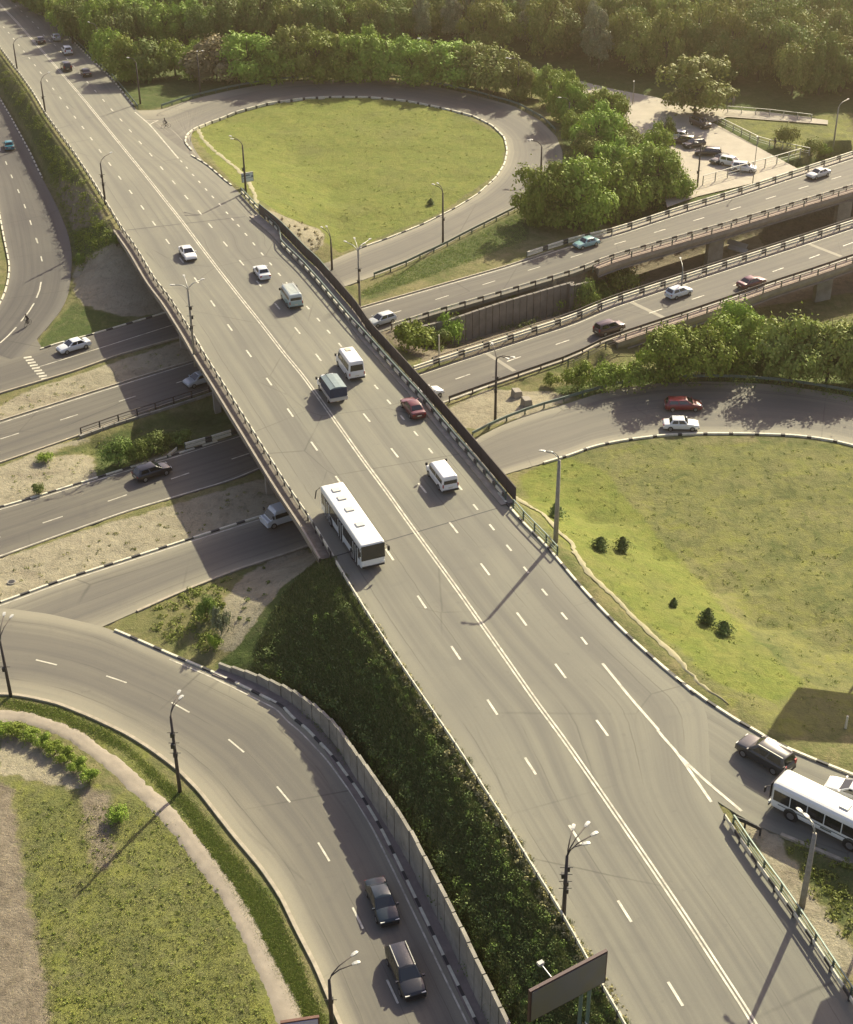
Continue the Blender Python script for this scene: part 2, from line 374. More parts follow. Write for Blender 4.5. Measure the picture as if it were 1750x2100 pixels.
leftR = T(0, 0, (-200, 280), (0, 590), (60, 690), (120, 800), (185, 920), (240, 1040), (300, 1150), (350, 1250), (410, 1400), (430, 1520)) + T(0, 1, (430, 130), (415, 300), (380, 400), (300, 500), (210, 600), (100, 720))
r2U = T(0, 1, (-300, 1175), (0, 1082), (570, 902), (1150, 722)) + T(1, 1, (490, 402), (1350, 158), (1750, 25)) + T(2, 0, (340, 1398), (720, 1272), (1100, 1155), (1400, 1055), (1750, 940), (2300, 760))
r2L = T(0, 1, (-300, 1420), (0, 1328), (480, 1162), (700, 1082), (1250, 895)) + T(1, 1, (640, 535), (900, 450), (1300, 335), (1750, 200)) + T(2, 0, (300, 1545), (700, 1430), (1000, 1345), (1400, 1225), (1750, 1120), (2300, 955))
r3U = T(0, 2, (-300, 245), (0, 162), (160, 117), (520, 5)) + T(0, 1, (800, 1350), (1010, 1292), (1420, 1162)) + T(1, 1, (830, 795), (1100, 705), (1290, 645), (1500, 575), (1750, 495)) + T(2, 1, (300, 400), (600, 300), (1000, 170), (1400, 40)) + T(2, 0, (1750, 1355), (2300, 1180))
r3L = T(0, 2, (-300, 570), (0, 462), (400, 318), (760, 190), (1400, 0)) + T(0, 1, (1560, 1362)) + T(1, 1, (980, 972), (1200, 892), (1400, 822), (1750, 702)) + T(2, 1, (250, 612), (520, 522), (750, 447), (1000, 362), (1250, 272), (1500, 192), (1750, 107), (2300, -70))
r4U = T(0, 2, (-350, 850), (0, 738), (400, 592), (860, 445), (1500, 240), (1750, 165)) + T(1, 1, (1170, 1185), (1300, 1115), (1450, 1055), (1600, 1005), (1750, 965)) + T(2, 1, (200, 924), (400, 878), (600, 853), (850, 843), (1100, 849), (1350, 869), (1550, 900), (1750, 935), (2100, 1020), (2400, 1120))
r4L = T(0, 2, (-350, 1150), (0, 1090), (300, 1000), (600, 880), (830, 778), (1060, 675), (1400, 540), (1750, 425)) + T(1, 1, (1350, 1395), (1550, 1338)) + T(2, 1, (60, 1285), (200, 1232), (370, 1197), (600, 1167), (850, 1156), (1100, 1156), (1400, 1166), (1600, 1191), (1750, 1226), (2100, 1330), (2400, 1450))
rpR = T(0, 2, (-350, 830), (0, 760), (300, 800), (625, 878), (750, 930), (1000, 1040), (1260, 1150), (1450, 1240), (1700, 1365)) + T(1, 3, (40, -30), (150, 55), (310, 225), (470, 443), (590, 643), (720, 903), (840, 1153), (1010, 1503), (1100, 1683), (1165, 1814), (1260, 2020))
rpL = T(0, 2, (-350, 1300), (0, 1270), (150, 1285), (350, 1330), (550, 1410), (760, 1510)) + T(0, 3, (900, 165), (1060, 283), (1200, 425), (1400, 683), (1570, 883), (1690, 1060)) + T(1, 3, (100, 1230), (230, 1480), (300, 1650), (370, 1814), (460, 2020))

ST = {}
def mk(k, L, R_, zf, n, m=6, sm=3):
    ST[k] = Strip(UU(L, zf), UU(R_, zf), zf, n, m, sm); return ST[k]
ST['main'] = Strip(UU(mainL, lambda x, y: zm(x, y) + .8), UU(mainR, zm), zm, 260, 12, 2)
mk('exit', exitU, exitL, zm, 90, 6, 2)
# loop ramp falls from the main road down to the lower level
_lp = resample(UU(loopI, 1.5), 400); _la = np.linspace(0, 1, 400)
_lo = resample(UU(loopO, 1.5), 400); _lc = (_lp + _lo) / 2
def zloop(x, y):
    d = (_lc[:, 0] - x) ** 2 + (_lc[:, 1] - y) ** 2; i = int(np.argmin(d)); t = _la[i]
    k = min(1, t / .16); k = k * k * (3 - 2 * k)
    return (1 - k) * zm(x, y) + k * (zl(x, y) + 1.9 * max(0, 1 - t) ** 1.1 * (1 if t < .95 else (1 - t) / .05))
mk('loop', loopI, loopO, zloop, 220, 6, 2)
mk('roada', raU, raL, zl, 60, 4, 1)
mk('left', leftL, leftR, zleft, 80, 5, 2)
mk('r2', r2U, r2L, zl, 150, 5, 2); mk('r3', r3U, r3L, zl, 150, 5, 2)
mk('r4', r4U, r4L, zl, 150, 5, 2); mk('rp', rpR, rpL, zl, 120, 6, 2)

# ------------------------------------------------------------------ terrain
GS = .6; X0, X1, Y0, Y1 = -130., 140., 48., 440.
gx = np.arange(X0, X1 + .01, GS); gy = np.arange(Y0, Y1 + .01, GS); NX, NY = len(gx), len(gy)
fix = np.full((NY, NX), np.nan)
def setz(x, y, z):
    i = int(round((x - X0) / GS)); j = int(round((y - Y0) / GS))
    if 0 <= i < NX and 0 <= j < NY: fix[j, i] = z
def setline(P, z, wd=0):
    Q = resample(P, step=.3)
    for q in Q:
        zz = z(q[0], q[1]) if callable(z) else (q[2] if z is None else z)
        setz(q[0], q[1], zz)
        if wd:
            for a in np.arange(0, 6.28, .8): setz(q[0] + wd * math.cos(a), q[1] + wd * math.sin(a), zz)
# bridge limits along the main road (skewed line pairs)
bsL, bsR = U(237, 476, zm), U(531, 430, zm); beL, beR = U(645, 1150, zm), U(1055, 1015, zm)
def side(a, b, x, y): return (b[0] - a[0]) * (y - a[1]) - (b[1] - a[1]) * (x - a[0])
def on_bridge(x, y): return side(bsL, bsR, x, y) < 0 and side(beL, beR, x, y) > 0
r2b = U(1207, 560, zl)[0]; r3b = U(1240, 680, zl)[0]      # the highways turn to bridges east of these
def fillstrip(st, cond=None, dz=.35, edge=.06):
    L3, R3 = st.L, st.R
    for i in range(st.n - 1):
        for f in np.linspace(0, 1, max(2, int(np.linalg.norm(L3[i + 1] - L3[i]) / .4) + 1), endpoint=False):
            a = L3[i] * (1 - f) + L3[i + 1] * f; b = R3[i] * (1 - f) + R3[i + 1] * f
            wd = np.linalg.norm(b - a) + 1e-6; d = (b - a) / wd
            for s in np.arange(-1.3, wd + 1.31, .35):
                p = a + d * s
                if cond and not cond(p[0], p[1]): continue
                inside = .5 < s < wd - .5
                z = st.zf(p[0], p[1]) - (dz if inside else edge)
                if not inside:
                    i_ = int(round((p[0] - X0) / GS)); j_ = int(round((p[1] - Y0) / GS))
                    if 0 <= i_ < NX and 0 <= j_ < NY and not np.isnan(fix[j_, i_]) : continue
                setz(p[0], p[1], z)
lowc = lambda x, y: True
fillstrip(ST['rp']); fillstrip(ST['r4']); fillstrip(ST['roada']); fillstrip(ST['left'])
fillstrip(ST['r3'], lambda x, y: x < r3b); fillstrip(ST['r2'], lambda x, y: x < r2b)
fillstrip(ST['loop']); fillstrip(ST['exit']); fillstrip(ST['main'], lambda x, y: not on_bridge(x, y))
def anc(pts, wd=1.2):
    for u, v, z in pts:
        p = U(u, v, z)
        for a in np.arange(-wd, wd + .1, .5):
            for b in np.arange(-wd, wd + .1, .5):
                i = int(round((p[0] + a - X0) / GS)); j = int(round((p[1] + b - Y0) / GS))
                if 0 <= i < NX and 0 <= j < NY and np.isnan(fix[j, i]): fix[j, i] = z
anc([(650, 330, .7), (800, 280, .9), (950, 320, .5), (850, 420, .2), (740, 470, 0), (600, 260, 1.1), (720, 400, .3)], 3)
anc([(1300, 1000, .1), (1500, 1000, .2), (1700, 1000, .4), (1400, 1120, .2), (1600, 1250, .8), (1740, 1300, 1.2), (1500, 1180, .4), (1250, 1040, .2)], 3)
anc([(200, 1700, -.2), (60, 1900, -.3), (300, 2050, -.3), (450, 2080, -.2), (-100, 1700, -.2)], 4)
anc([(1500, 300, -.6), (1600, 340, -.6), (1480, 260, -.6), (1350, 210, -.6), (1640, 290, -.6), (1720, 280, -.6), (1300, 300, -.6), (1250, 390, -.6), (1400, 370, -.6), (1560, 360, -.6), (1150, 440, -.4)], 2)
for u, v in T(2, 0, (560, 740), (940, 745), (1410, 1000), (1300, 1030), (1110, 1080), (830, 1160), (720, 900), (380, 560), (750, 640)): anc([(u, v, -.6)], 2)
def fillpoly(P, z):
    xs = [p[0] for p in P]; ys = [p[1] for p in P]
    for j in range(max(0, int((min(ys) - Y0) / GS)), min(NY - 1, int((max(ys) - Y0) / GS) + 1)):
        for i in range(max(0, int((min(xs) - X0) / GS)), min(NX - 1, int((max(xs) - X0) / GS) + 1)):
            x, y = gx[i], gy[j]; ins = False; k = len(P) - 1
            for q in range(len(P)):
                if (P[q][1] > y) != (P[k][1] > y) and x < (P[k][0] - P[q][0]) * (y - P[q][1]) / (P[k][1] - P[q][1]) + P[q][0]: ins = not ins
                k = q
            if ins: fix[j, i] = z
fillpoly(UU(T(2, 0, (100, 480), (300, 530), (560, 580), (800, 640), (1200, 670), (1600, 720), (1500, 900), (1450, 1005), (1200, 1085), (820, 1175), (640, 1240), (560, 900), (430, 745), (200, 760), (60, 560)), -.6), -.65)
# ravine between and beyond the two carriageways
tr = UU([(815, 690), (860, 705)], -2.5) + UU([(950, 690), (1050, 660), (1150, 640)], -4.5) + UU([(1250, 620), (1400, 580), (1600, 530), (1800, 480)], -6.5)
setline(tr, None, 1.0)
wallP = [U(u, v, 0) for u, v in [(c[0], c[1]) for c in T(1, 1, (700, 545), (1000, 475), (1300, 375), (1750, 245)) + T(2, 1, (60, 272), (170, 245))]]
setline([Vector((p[0], p[1] - 1.6, -3.8 - .0 * k)) for k, p in enumerate(wallP)][1:], None)
setline(UU([(1300, 560), (1450, 520), (1600, 475), (1800, 420)], -6.5), None, 1)
setline([Vector((x, y, -6.5)) for x, y in [(U(1300, 500, -6.5)[0], U(1300, 500, -6.5)[1]), (U(1800, 350, -6.5)[0], U(1800, 350, -6.5)[1])]], None, 1)
setline(UU([(1420, 690), (1560, 650), (1700, 630), (1850, 600)], -5.5), None, 1)
setline([Vector((p[0], p[1] + 1.4, -.6)) for p in UU(T(2, 0, (830, 1200), (1100, 1110), (1400, 1015), (1750, 890), (2200, 740)), zl)], None)
anc([(1200, 760, -1.5), (1350, 740, -1.8), (1500, 760, -1.5), (1700, 760, -1.5), (1100, 800, -.4), (1040, 800, -.2)], 2)
# verges between the lower carriageways on the left
anc([(200, 925, -1.3), (300, 900, -1.4), (420, 865, -1.5), (60, 960, -.5), (650, 790, -1.6), (750, 740, -1.8)], 1)
# retaining wall along the curved ramp
wbase = UU(T(0, 2, (1290, 1130), (1500, 1212), (1700, 1322)) + T(1, 3, (90, -60), (180, 15), (300, 145), (400, 305), (500, 465), (620, 650), (740, 850), (840, 1050), (920, 1210), (1040, 1450), (1150, 1690), (1220, 1830), (1320, 2050)), 0)
wb = offset(smooth([(p[0], p[1]) for p in wbase], 160, 3), -.5); wal = np.r_[0, np.cumsum(np.linalg.norm(np.diff(wb, axis=0), axis=1))]
wh = np.interp(wal, [0, 6, 14, 24, 34, 200], [.35, 1.0, 2.0, 3.1, 3.7, 3.9])
for q, h_ in zip(resample(np.c_[wb, wh], step=.3), resample(np.c_[wb, wh], step=.3)[:, 2]):
    pass
_wo = offset(np.c_[wb, wh], -1.5)
setline([Vector((a[0], a[1], a[2] - .15)) for a in _wo], None)
_wo2 = offset(np.c_[wb, wh], -2.2); setline([Vector((a[0], a[1], a[2] + .0)) for a in _wo2], None)

for k_ in (-.2, .3, .9):
    _wi = offset(np.c_[wb, wh * 0], k_); setline([Vector((a[0], a[1], -.22)) for a in _wi], None)
# woodland floor
for x in range(-130, 141, 10):
    for y, z in ((345, -1.2), (380, -1.6), (438, -2)):
        if x > -70 + (y - 345) * -.5: anc([(*proj((x, y, z)), z)], 1)
for x in range(-125, 141, 12):
    if x > -75: anc([(*proj((x, 320, -.8)), -.8)] if x > 40 else [], 1)
# solve a membrane through the fixed heights, coarse to fine
def relax(fx, z, it):
    mk_ = ~np.isnan(fx)
    for _ in range(it):
        p = np.pad(z, 1, mode='edge'); z = (p[:-2, 1:-1] + p[2:, 1:-1] + p[1:-1, :-2] + p[1:-1, 2:]) / 4
        z[mk_] = fx[mk_]
    return z
def pyramid(fx, lv):
    if lv == 0:
        z = np.where(np.isnan(fx), np.nanmean(fx), fx); return relax(fx, z, 800)
    h_, w_ = fx.shape; hp, wp = (h_ + 1) // 2 * 2, (w_ + 1) // 2 * 2
    f = np.full((hp, wp), np.nan); f[:h_, :w_] = fx; b = f.reshape(hp // 2, 2, wp // 2, 2)
    cnt = (~np.isnan(b)).sum((1, 3)); sm = np.nansum(b, (1, 3)); c = np.where(cnt > 0, sm / np.maximum(cnt, 1), np.nan)
    zc = pyramid(c, lv - 1); z = np.repeat(np.repeat(zc, 2, 0), 2, 1)[:h_, :w_]
    return relax(fx, np.where(np.isnan(fx), z, fx), 160)
TZ = pyramid(fix, 5)
_r = rng.normal(size=(NY // 5 + 2, NX // 5 + 2)); _rr = np.repeat(np.repeat(_r, 5, 0), 5, 1)[:NY, :NX]
for _ in range(12): _p = np.pad(_rr, 1, mode='edge'); _rr = (_p[:-2, 1:-1] + _p[2:, 1:-1] + _p[1:-1, :-2] + _p[1:-1, 2:]) / 4
far = np.isnan(fix).astype(float)
for _ in range(4): _p = np.pad(far, 1, mode='edge'); far = np.minimum(far, (_p[:-2, 1:-1] + _p[2:, 1:-1] + _p[1:-1, :-2] + _p[1:-1, 2:]) / 4)
TZ += _rr * .14 * far
def tz(x, y):
    fx_ = min(max((x - X0) / GS, 0), NX - 1.001); fy_ = min(max((y - Y0) / GS, 0), NY - 1.001); i, j = int(fx_), int(fy_); a, b = fx_ - i, fy_ - j
    return float(TZ[j, i] * (1 - a) * (1 - b) + TZ[j, i + 1] * a * (1 - b) + TZ[j + 1, i] * (1 - a) * b + TZ[j + 1, i + 1] * a * b)
def G(u, v):                                          # first hit of a sight line on the terrain
    d = ray(u, v); t0 = (H - 9) / -d.z; t1 = (H + 12) / -d.z; pt = t0
    for k in range(1, 161):
        t = t0 + (t1 - t0) * k / 160
        if H + d.z * t < tz(d.x * t, d.y * t):
            a, b = pt, t
            for _ in range(12):
                m_ = (a + b) / 2
                if H + d.z * m_ < tz(d.x * m_, d.y * m_): b = m_
                else: a = m_
            return Vector((d.x * b, d.y * b, tz(d.x * b, d.y * b)))
        pt = t
    return Vector((d.x * t1, d.y * t1, tz(d.x * t1, d.y * t1)))

# ground cover classes: R bare sandy soil, G lush dark green, B pale yellow grass, A brown/stony slope
GX, GY = np.meshgrid(gx, gy)
DX, DY, DZ = GX, GY, TZ - H
kk = -(DX * AZ.x + DY * AZ.y + DZ * AZ.z); PU = 875 + F * (DX * AX.x + DY * AX.y + DZ * AX.z) / kk; PV = 1050 - F * (DX * AY.x + DY * AY.y + DZ * AY.z) / kk
cov = np.zeros((NY, NX, 4))
def inpoly(P):
    n = len(P); ins = np.zeros(PU.shape, bool); j = n - 1
    for i in range(n):
        xi, yi = P[i]; xj, yj = P[j]
        c = ((yi > PV) != (yj > PV)) & (PU < (xj - xi) * (PV - yi) / ((yj - yi) or 1e-9) + xi); ins ^= c; j = i
    return ins
def paintreg(P, vals):
    k = inpoly(P)
    for ch in range(4): cov[..., ch][k] = vals[ch]
cov[..., 1] = .25
paintreg([(-300, -300), (2100, -300), (2100, 330), (1150, 470), (1160, 200), (950, 150), (600, 145), (300, 225), (0, -20)], (.0, .9, 0, .2))           # wood floor
paintreg([(180, 160), (300, 225), (420, 200), (620, 160), (560, 130), (300, 140)], (.05, .8, .1, 0))
paintreg([(0, 150), (80, 240), (200, 420), (240, 490), (230, 560), (150, 560), (140, 480), (120, 400), (60, 270), (0, 180)], (.0, .7, .2, .2))         # strip beside the far main road
paintreg([(110, 370), (190, 390), (215, 450), (150, 470)], (.1, .1, 0, .9))
paintreg([(380, 260), (480, 205), (700, 195), (900, 215), (1040, 280), (1030, 350), (900, 440), (700, 520), (560, 430), (470, 370)], (0, .12, .75, 0))   # loop lawn
paintreg([(540, 425), (600, 450), (660, 470), (668, 500), (640, 520), (560, 450)], (.95, 0, 0, 0))
paintreg([(150, 560), (170, 530), (240, 495), (330, 600), (345, 640), (270, 650), (190, 640), (155, 610)], (.95, 0, 0, .3))      # left abutment
paintreg([(60, 725), (150, 620), (270, 655), (250, 690), (130, 710)], (0, .75, .1, 0))
paintreg([(-100, 880), (60, 800), (380, 695), (430, 735), (0, 865), (-100, 900)], (.85, 0, .1, .15))                                                   # verges
paintreg([(-100, 960), (0, 955), (100, 915), (200, 890), (330, 850), (520, 880), (420, 930), (200, 985), (60, 1030), (-100, 1060)], (.75, .1, .1, .1))
paintreg([(60, 940), (180, 905), (330, 850), (500, 830), (540, 880), (330, 930), (200, 985), (190, 930)], (.15, .6, .1, .3))
paintreg([(-100, 1170), (0, 1145), (200, 1080), (540, 980), (600, 1040), (380, 1115), (0, 1240), (-100, 1260)], (.92, 0, .05, .1))
paintreg([(215, 1285), (290, 1245), (420, 1190), (480, 1175), (440, 1290), (430, 1370), (330, 1330)], (.1, .35, .35, .3))
paintreg([(440, 1330), (455, 1240), (500, 1180), (600, 1120), (690, 1150), (600, 1230), (555, 1230), (500, 1310), (478, 1345)], (.95, 0, 0, .3))         # stone slope
paintreg([(500, 1310), (580, 1200), (660, 1150), (760, 1280), (1250, 2100), (1040, 2200), (700, 1560), (560, 1420), (440, 1370)], (0, 1, 0, 0))
paintreg([(740, 1260), (760, 1265), (1000, 1640), (1290, 2120), (1250, 2120), (960, 1620)], (.6, .3, .3, 0))
paintreg([(1060, 975), (1160, 930), (1320, 905), (1750, 900), (1900, 1000), (1900, 1500), (1600, 1520), (1450, 1420), (1200, 1180), (1060, 1030)], (.05, .15, .45, 0))
paintreg([(1065, 985), (1150, 935), (1230, 965), (1330, 1085), (1480, 1250), (1640, 1400), (1600, 1440), (1480, 1400), (1300, 1250), (1140, 1090)], (.0, .0, .85, 0))
paintreg([(900, 850), (990, 800), (1120, 800), (1180, 815), (1100, 850), (980, 880), (930, 880)], (.85, 0, .25, 0))
paintreg([(1120, 800), (1750, 690), (1900, 700), (1900, 860), (1750, 840), (1400, 785), (1200, 815)], (0, .95, 0, .1))
paintreg([(720, 610), (850, 540), (1070, 430), (1090, 490), (900, 560), (760, 615)], (0, .6, .35, 0))
paintreg([(760, 680), (1200, 540), (1750, 380), (1900, 360), (1900, 600), (1750, 600), (1200, 690), (880, 750)], (.1, .4, 0, .7))
paintreg([(1440, 510), (1560, 480), (1570, 530), (1450, 560)], (.9, 0, 0, .3))
paintreg([(1480, 245), (1620, 240), (1750, 230), (1760, 320), (1640, 325), (1540, 275)], (0, .2, .5, 0))
paintreg([(1510, 1680), (1560, 1690), (1750, 1780), (1760, 2020), (1700, 1960), (1600, 1810)], (.98, .0, .2, 0))
paintreg([(1590, 1705), (1760, 1790), (1760, 1960), (1690, 1870), (1640, 1800)], (.1, .55, .3, 0))
paintreg([(-50, 1440), (250, 1450), (600, 1950), (660, 2120), (560, 2120), (450, 1900), (300, 1640), (150, 1500)], (.1, .3, .5, .1))
paintreg([(-50, 1560), (200, 1600), (340, 1650), (480, 1900), (560, 2130), (-50, 2130)], (.12, .12, .5, .3))
paintreg([(-50, 1600), (20, 1620), (50, 1850), (90, 2000), (100, 2130), (-50, 2130)], (.2, 0, 0, .85))
paintreg([(165, 1620), (225, 1625), (230, 1760), (200, 1800), (180, 1700)], (.1, 0, 0, .75))
paintreg([(0, 1490), (60, 1500), (150, 1565), (190, 1605), (160, 1618), (0, 1585)], (1, 0, 0, 0))
for _ in range(1):
    p = np.pad(cov, ((1, 1), (1, 1), (0, 0)), mode='edge'); cov = (p[:-2, 1:-1] + p[2:, 1:-1] + p[1:-1, :-2] + p[1:-1, 2:] + 2 * p[1:-1, 1:-1]) / 6

g = NG('ground_cover')
at = g.t.nodes.new('ShaderNodeAttribute'); at.attribute_name = 'cover'
sp = g.t.nodes.new('ShaderNodeSeparateColor'); g.L(at.outputs['Color'], sp.inputs[0])
n1 = g.noise(.9, 6, .7); n2 = g.noise(.12, 4, .6); n3 = g.noise(5, 5, .75); n4 = g.noise(.4, 5, .65, dist=.8)
base = g.mix(g.rng(n2, .35, .65), (.185, .18, .075), (.105, .13, .04))
base = g.mix(g.rng(n4, .4, .66, 0, .75), base, (.26, .22, .115)); base = g.mix(g.rng(g.noise(.3, 5, .7, g.scalevec(g.pos, (1.6, .6, 1)), 1.5), .52, .66, 0, .6), base, (.085, .105, .035))
def cut(ch, nz, k=.9): return g.rng(g.math('ADD', ch, g.math('MULTIPLY', g.math('SUBTRACT', nz, .5), k)), .38, .62)
yel = g.mix(g.rng(n4, .35, .65), (.155, .19, .04), (.205, .215, .055))
yel = g.mix(g.rng(n1, .45, .7, 0, .6), yel, (.1, .135, .032)); yel = g.mix(g.rng(n2, .5, .7, 0, .4), yel, (.15, .15, .06))
c = g.mix(cut(sp.outputs[2], n4, 1.0), base, yel)
lush = g.mix(g.rng(n1, .35, .65), (.055, .085, .024), (.09, .12, .035)); lush = g.mix(g.rng(n4, .5, .68, 0, .5), lush, (.15, .14, .07))
c = g.mix(cut(sp.outputs[1], n4, 1.1), c, lush)
brn = g.mix(g.rng(n1, .3, .7), (.28, .24, .175), (.15, .125, .09))
c = g.mix(cut(at.outputs['Alpha'], n1, 1.0), c, brn)
snd = g.mix(g.rng(n4, .4, .65), (.36, .325, .225), (.29, .26, .18)); snd = g.mix(g.rng(n1, .62, .72, 0, .6), snd, (.16, .15, .07)); snd = g.mix(g.rng(g.noise(.16, 5, .6, g.scalevec(g.pos, (.5, 1.3, 1)), 1), .52, .7, 0, .6), snd, (.2, .165, .12))
c = g.mix(cut(sp.outputs[0], n1, 1.0), c, snd)
tuf = g.noise(1.1, 5, .75, g.scalevec(g.pos, (1, .45, 1)), 1.4); c = g.mix(g.rng(tuf, .52, .66, 0, .5), c, g.mix(.7, c, (.035, .045, .015))); c = g.mix(g.rng(tuf, .32, .42, .3, 0), c, (.26, .24, .1))
c = g.mix(g.rng(n3, .3, .7, 0, .45), c, g.mix(.5, c, (.02, .022, .008)))
g.L(c, g.b.inputs['Base Color']); g.b.inputs['Roughness'].default_value = .95; g.b.inputs['Specular IOR Level'].default_value = .1
g.bump(g.math('ADD', n1, g.math('MULTIPLY', n3, .5)), .9, .25)
M['ground'] = g.m

V = np.stack([GX, GY, TZ], 2).reshape(-1, 3); ii = np.arange(NX * NY).reshape(NY, NX)
Fq = np.stack([ii[:-1, :-1], ii[:-1, 1:], ii[1:, 1:], ii[1:, :-1]], 2).reshape(-1, 4)
# the sheet runs on to the horizon with wide outer rings
ring = []
def bordr():
    return np.concatenate([ii[0, :], ii[1:, -1], ii[-1, :-1][::-1], ii[1:-1, 0][::-1]])
b0 = bordr(); cx, cy = 5., 240.; vs = [V]; prev = b0; extra = []
nb = len(V)
for sc_ in (1.6, 4, 9):
    P = V[b0].copy(); P[:, 0] = cx + (P[:, 0] - cx) * sc_; P[:, 1] = cy + (P[:, 1] - cy) * sc_; P[:, 2] = -3; vs.append(P)
    cur = nb + np.arange(len(b0)); nb += len(b0)
    a = prev; b = np.roll(prev, -1); extra.append(np.stack([a, cur, np.roll(cur, -1), b], 1)); prev = cur
V = np.concatenate(vs); Fq = np.concatenate([Fq] + extra)
def npmesh(name, V, Fq, mt, smooth=True):
    me = bpy.data.meshes.new(name); k = Fq.shape[1]
    me.vertices.add(len(V)); me.vertices.foreach_set('co', V.astype(np.float32).ravel())
    me.loops.add(Fq.size); me.loops.foreach_set('vertex_index', Fq.astype(np.int32).ravel())
    me.polygons.add(len(Fq)); me.polygons.foreach_set('loop_start', (np.arange(len(Fq)) * k).astype(np.int32))
    me.polygons.foreach_set('use_smooth', np.full(len(Fq), smooth)); me.materials.append(mt); me.update(calc_edges=True); return me
me = npmesh('ground', V, Fq, M['ground'])
ca = me.color_attributes.new('cover', 'FLOAT_COLOR', 'POINT')
full = np.zeros((len(V), 4)); full[:, 1] = .8; full[:NX * NY] = cov.reshape(-1, 4); ca.data.foreach_set('color', full.astype(np.float32).ravel())
tag(link('ground', me), kind='structure')

# ------------------------------------------------------------------ roads, markings, kerbs
r_main = road('main_road', ST['main'], M['asphalt']); r_exit = road('exit_ramp_road', ST['exit'], M['asphalt'], -.008)
r_loop = road('loop_ramp_road', ST['loop'], M['asphalt_ramp'], -.008); r_a = road('service_road', ST['roada'], M['asphalt_low'])
r_left = road('left_ramp_road', ST['left'], M['asphalt_dark'], -.012)
r_2 = road('north_highway', ST['r2'], M['asphalt_low']); r_3 = road('south_highway', ST['r3'], M['asphalt_low'])
r_4 = road('south_slip_road', ST['r4'], M['asphalt_ramp']); r_p = road('curved_ramp_road', ST['rp'], M['asphalt_ramp'], .006)
patch('junction_paving', UU([(90, 780), (0, 808), (-140, 860), (-200, 760), (-40, 640), (60, 655), (78, 700), (100, 735)], zl), zl, M['asphalt_low'], -.024)
patch('parking_lot', UU(T(2, 0, (430, 745), (650, 700), (920, 738), (1420, 1010), (1200, 1085), (820, 1175), (640, 1240), (560, 900)), -.6), lambda x, y: -.5, M['lot'], .03)
patch('park_road', UU(T(2, 0, (100, 480), (300, 530), (560, 580), (800, 640), (1200, 670), (1600, 720), (1600, 745), (1000, 700), (900, 735), (650, 700), (430, 745), (200, 760), (60, 560)), -.6), lambda x, y: -.52, M['lot'], .05)

cl = smooth(UU(T(0, 0, (-180, -170), (10, 35), (100, 130), (250, 300), (395, 468), (500, 592), (620, 740), (745, 893), (880, 1060), (1000, 1212), (1080, 1312), (1200, 1472)) + T(0, 1, (1310, 185), (1420, 325), (1560, 500), (1700, 682)) + T(1, 1, (130, 800), (250, 965), (370, 1135), (490, 1305), (640, 1505)) + T(1, 2, (740, 215), (900, 435), (1060, 655), (1220, 882), (1380, 1110), (1540, 1340), (1680, 1525)) + T(2, 3, (240, 425), (500, 805), (760, 1190), (1000, 1562), (1150, 1790), (1260, 1990)), zm), 300, 2)
lines('centre_line', [(offset(cl, -.15), .15), (offset(cl, .15), .15)], zm, M['line'], r_main)
A_ = T(0, 0, (22, 162), (52, 195), (82, 230), (112, 268), (143, 306), (175, 346), (208, 388), (243, 433), (280, 480), (318, 530), (360, 583), (402, 640), (447, 698), (495, 760), (545, 827), (598, 900), (655, 978), (715, 1060), (780, 1145), (850, 1237), (919, 1332), (1000, 1440)) \
    + T(0, 1, (1083, 120), (1172, 240), (1270, 378), (1372, 522), (1485, 677), (1606, 845)) + T(1, 1, (62, 1030), (205, 1230), (353, 1437)) + [(747, 1060)] \
    + T(1, 2, (655, 445), (847, 728), (1050, 1032), (1268, 1356)) + T(1, 3, (1495, 275)) + [(1180, 1712)] + T(2, 3, (387, 1142), (690, 1635))
B_ = T(0, 0, (95, 33), (128, 66), (162, 98), (195, 131), (228, 165), (262, 210), (295, 240), (328, 268), (365, 310), (400, 350), (440, 395), (480, 440), (523, 490), (570, 543), (618, 598), (668, 655), (722, 715), (778, 780), (837, 850), (900, 922), (965, 1002), (1037, 1087), (1112, 1176), (1193, 1268), (1255, 1345), (1345, 1455)) \
    + T(0, 1, (1442, 135), (1545, 260), (1655, 395)) + T(1, 1, (105, 540), (230, 700), (370, 880), (518, 1060), (685, 1270), (850, 1480)) + T(1, 2, (1037, 285), (1225, 533), (1443, 830), (1675, 1140)) + T(2, 2, (253, 1480))
C_ = T(0, 0, (1082, 962), (1115, 1000), (1152, 1043), (1190, 1085), (1230, 1130), (1270, 1174), (1313, 1220), (1355, 1270), (1388, 1308), (1423, 1345), (1468, 1398), (1515, 1455), (1565, 1515)) + T(0, 1, (1615, 142), (1668, 205)) \
    + T(1, 1, (45, 260), (105, 330), (167, 403), (230, 475), (291, 547), (359, 625), (430, 710), (502, 795), (575, 877), (651, 966), (731, 1060), (812, 1155), (900, 1258), (985, 1365), (1073, 1475)) + T(1, 2, (1168, 162), (1265, 282), (1367, 405), (1470, 537), (1580, 670), (1697, 812)) + T(2, 2, (145, 960))
lines('lane_marking', dashes(UU(A_, zm), 2.1, .2), zm, M['white'], r_main)
lines('lane_marking', dashes(UU(B_, zm), 2.1, .2), zm, M['white'], r_main)
lines('lane_marking', dashes(UU(C_, zm), 1.15, .2), zm, M['white'], r_main)
lines('edge_line', [(resample(UU(T(0, 0, (805, 668), (893, 742), (1065, 945)), zm), 8), .22), (UU(T(0, 0, (890, 745), (915, 730), (945, 718)), zm), .2), (UU(T(0, 0, (858, 720), (905, 720), (945, 718)), zm), .2)], zm, M['line'], r_main)
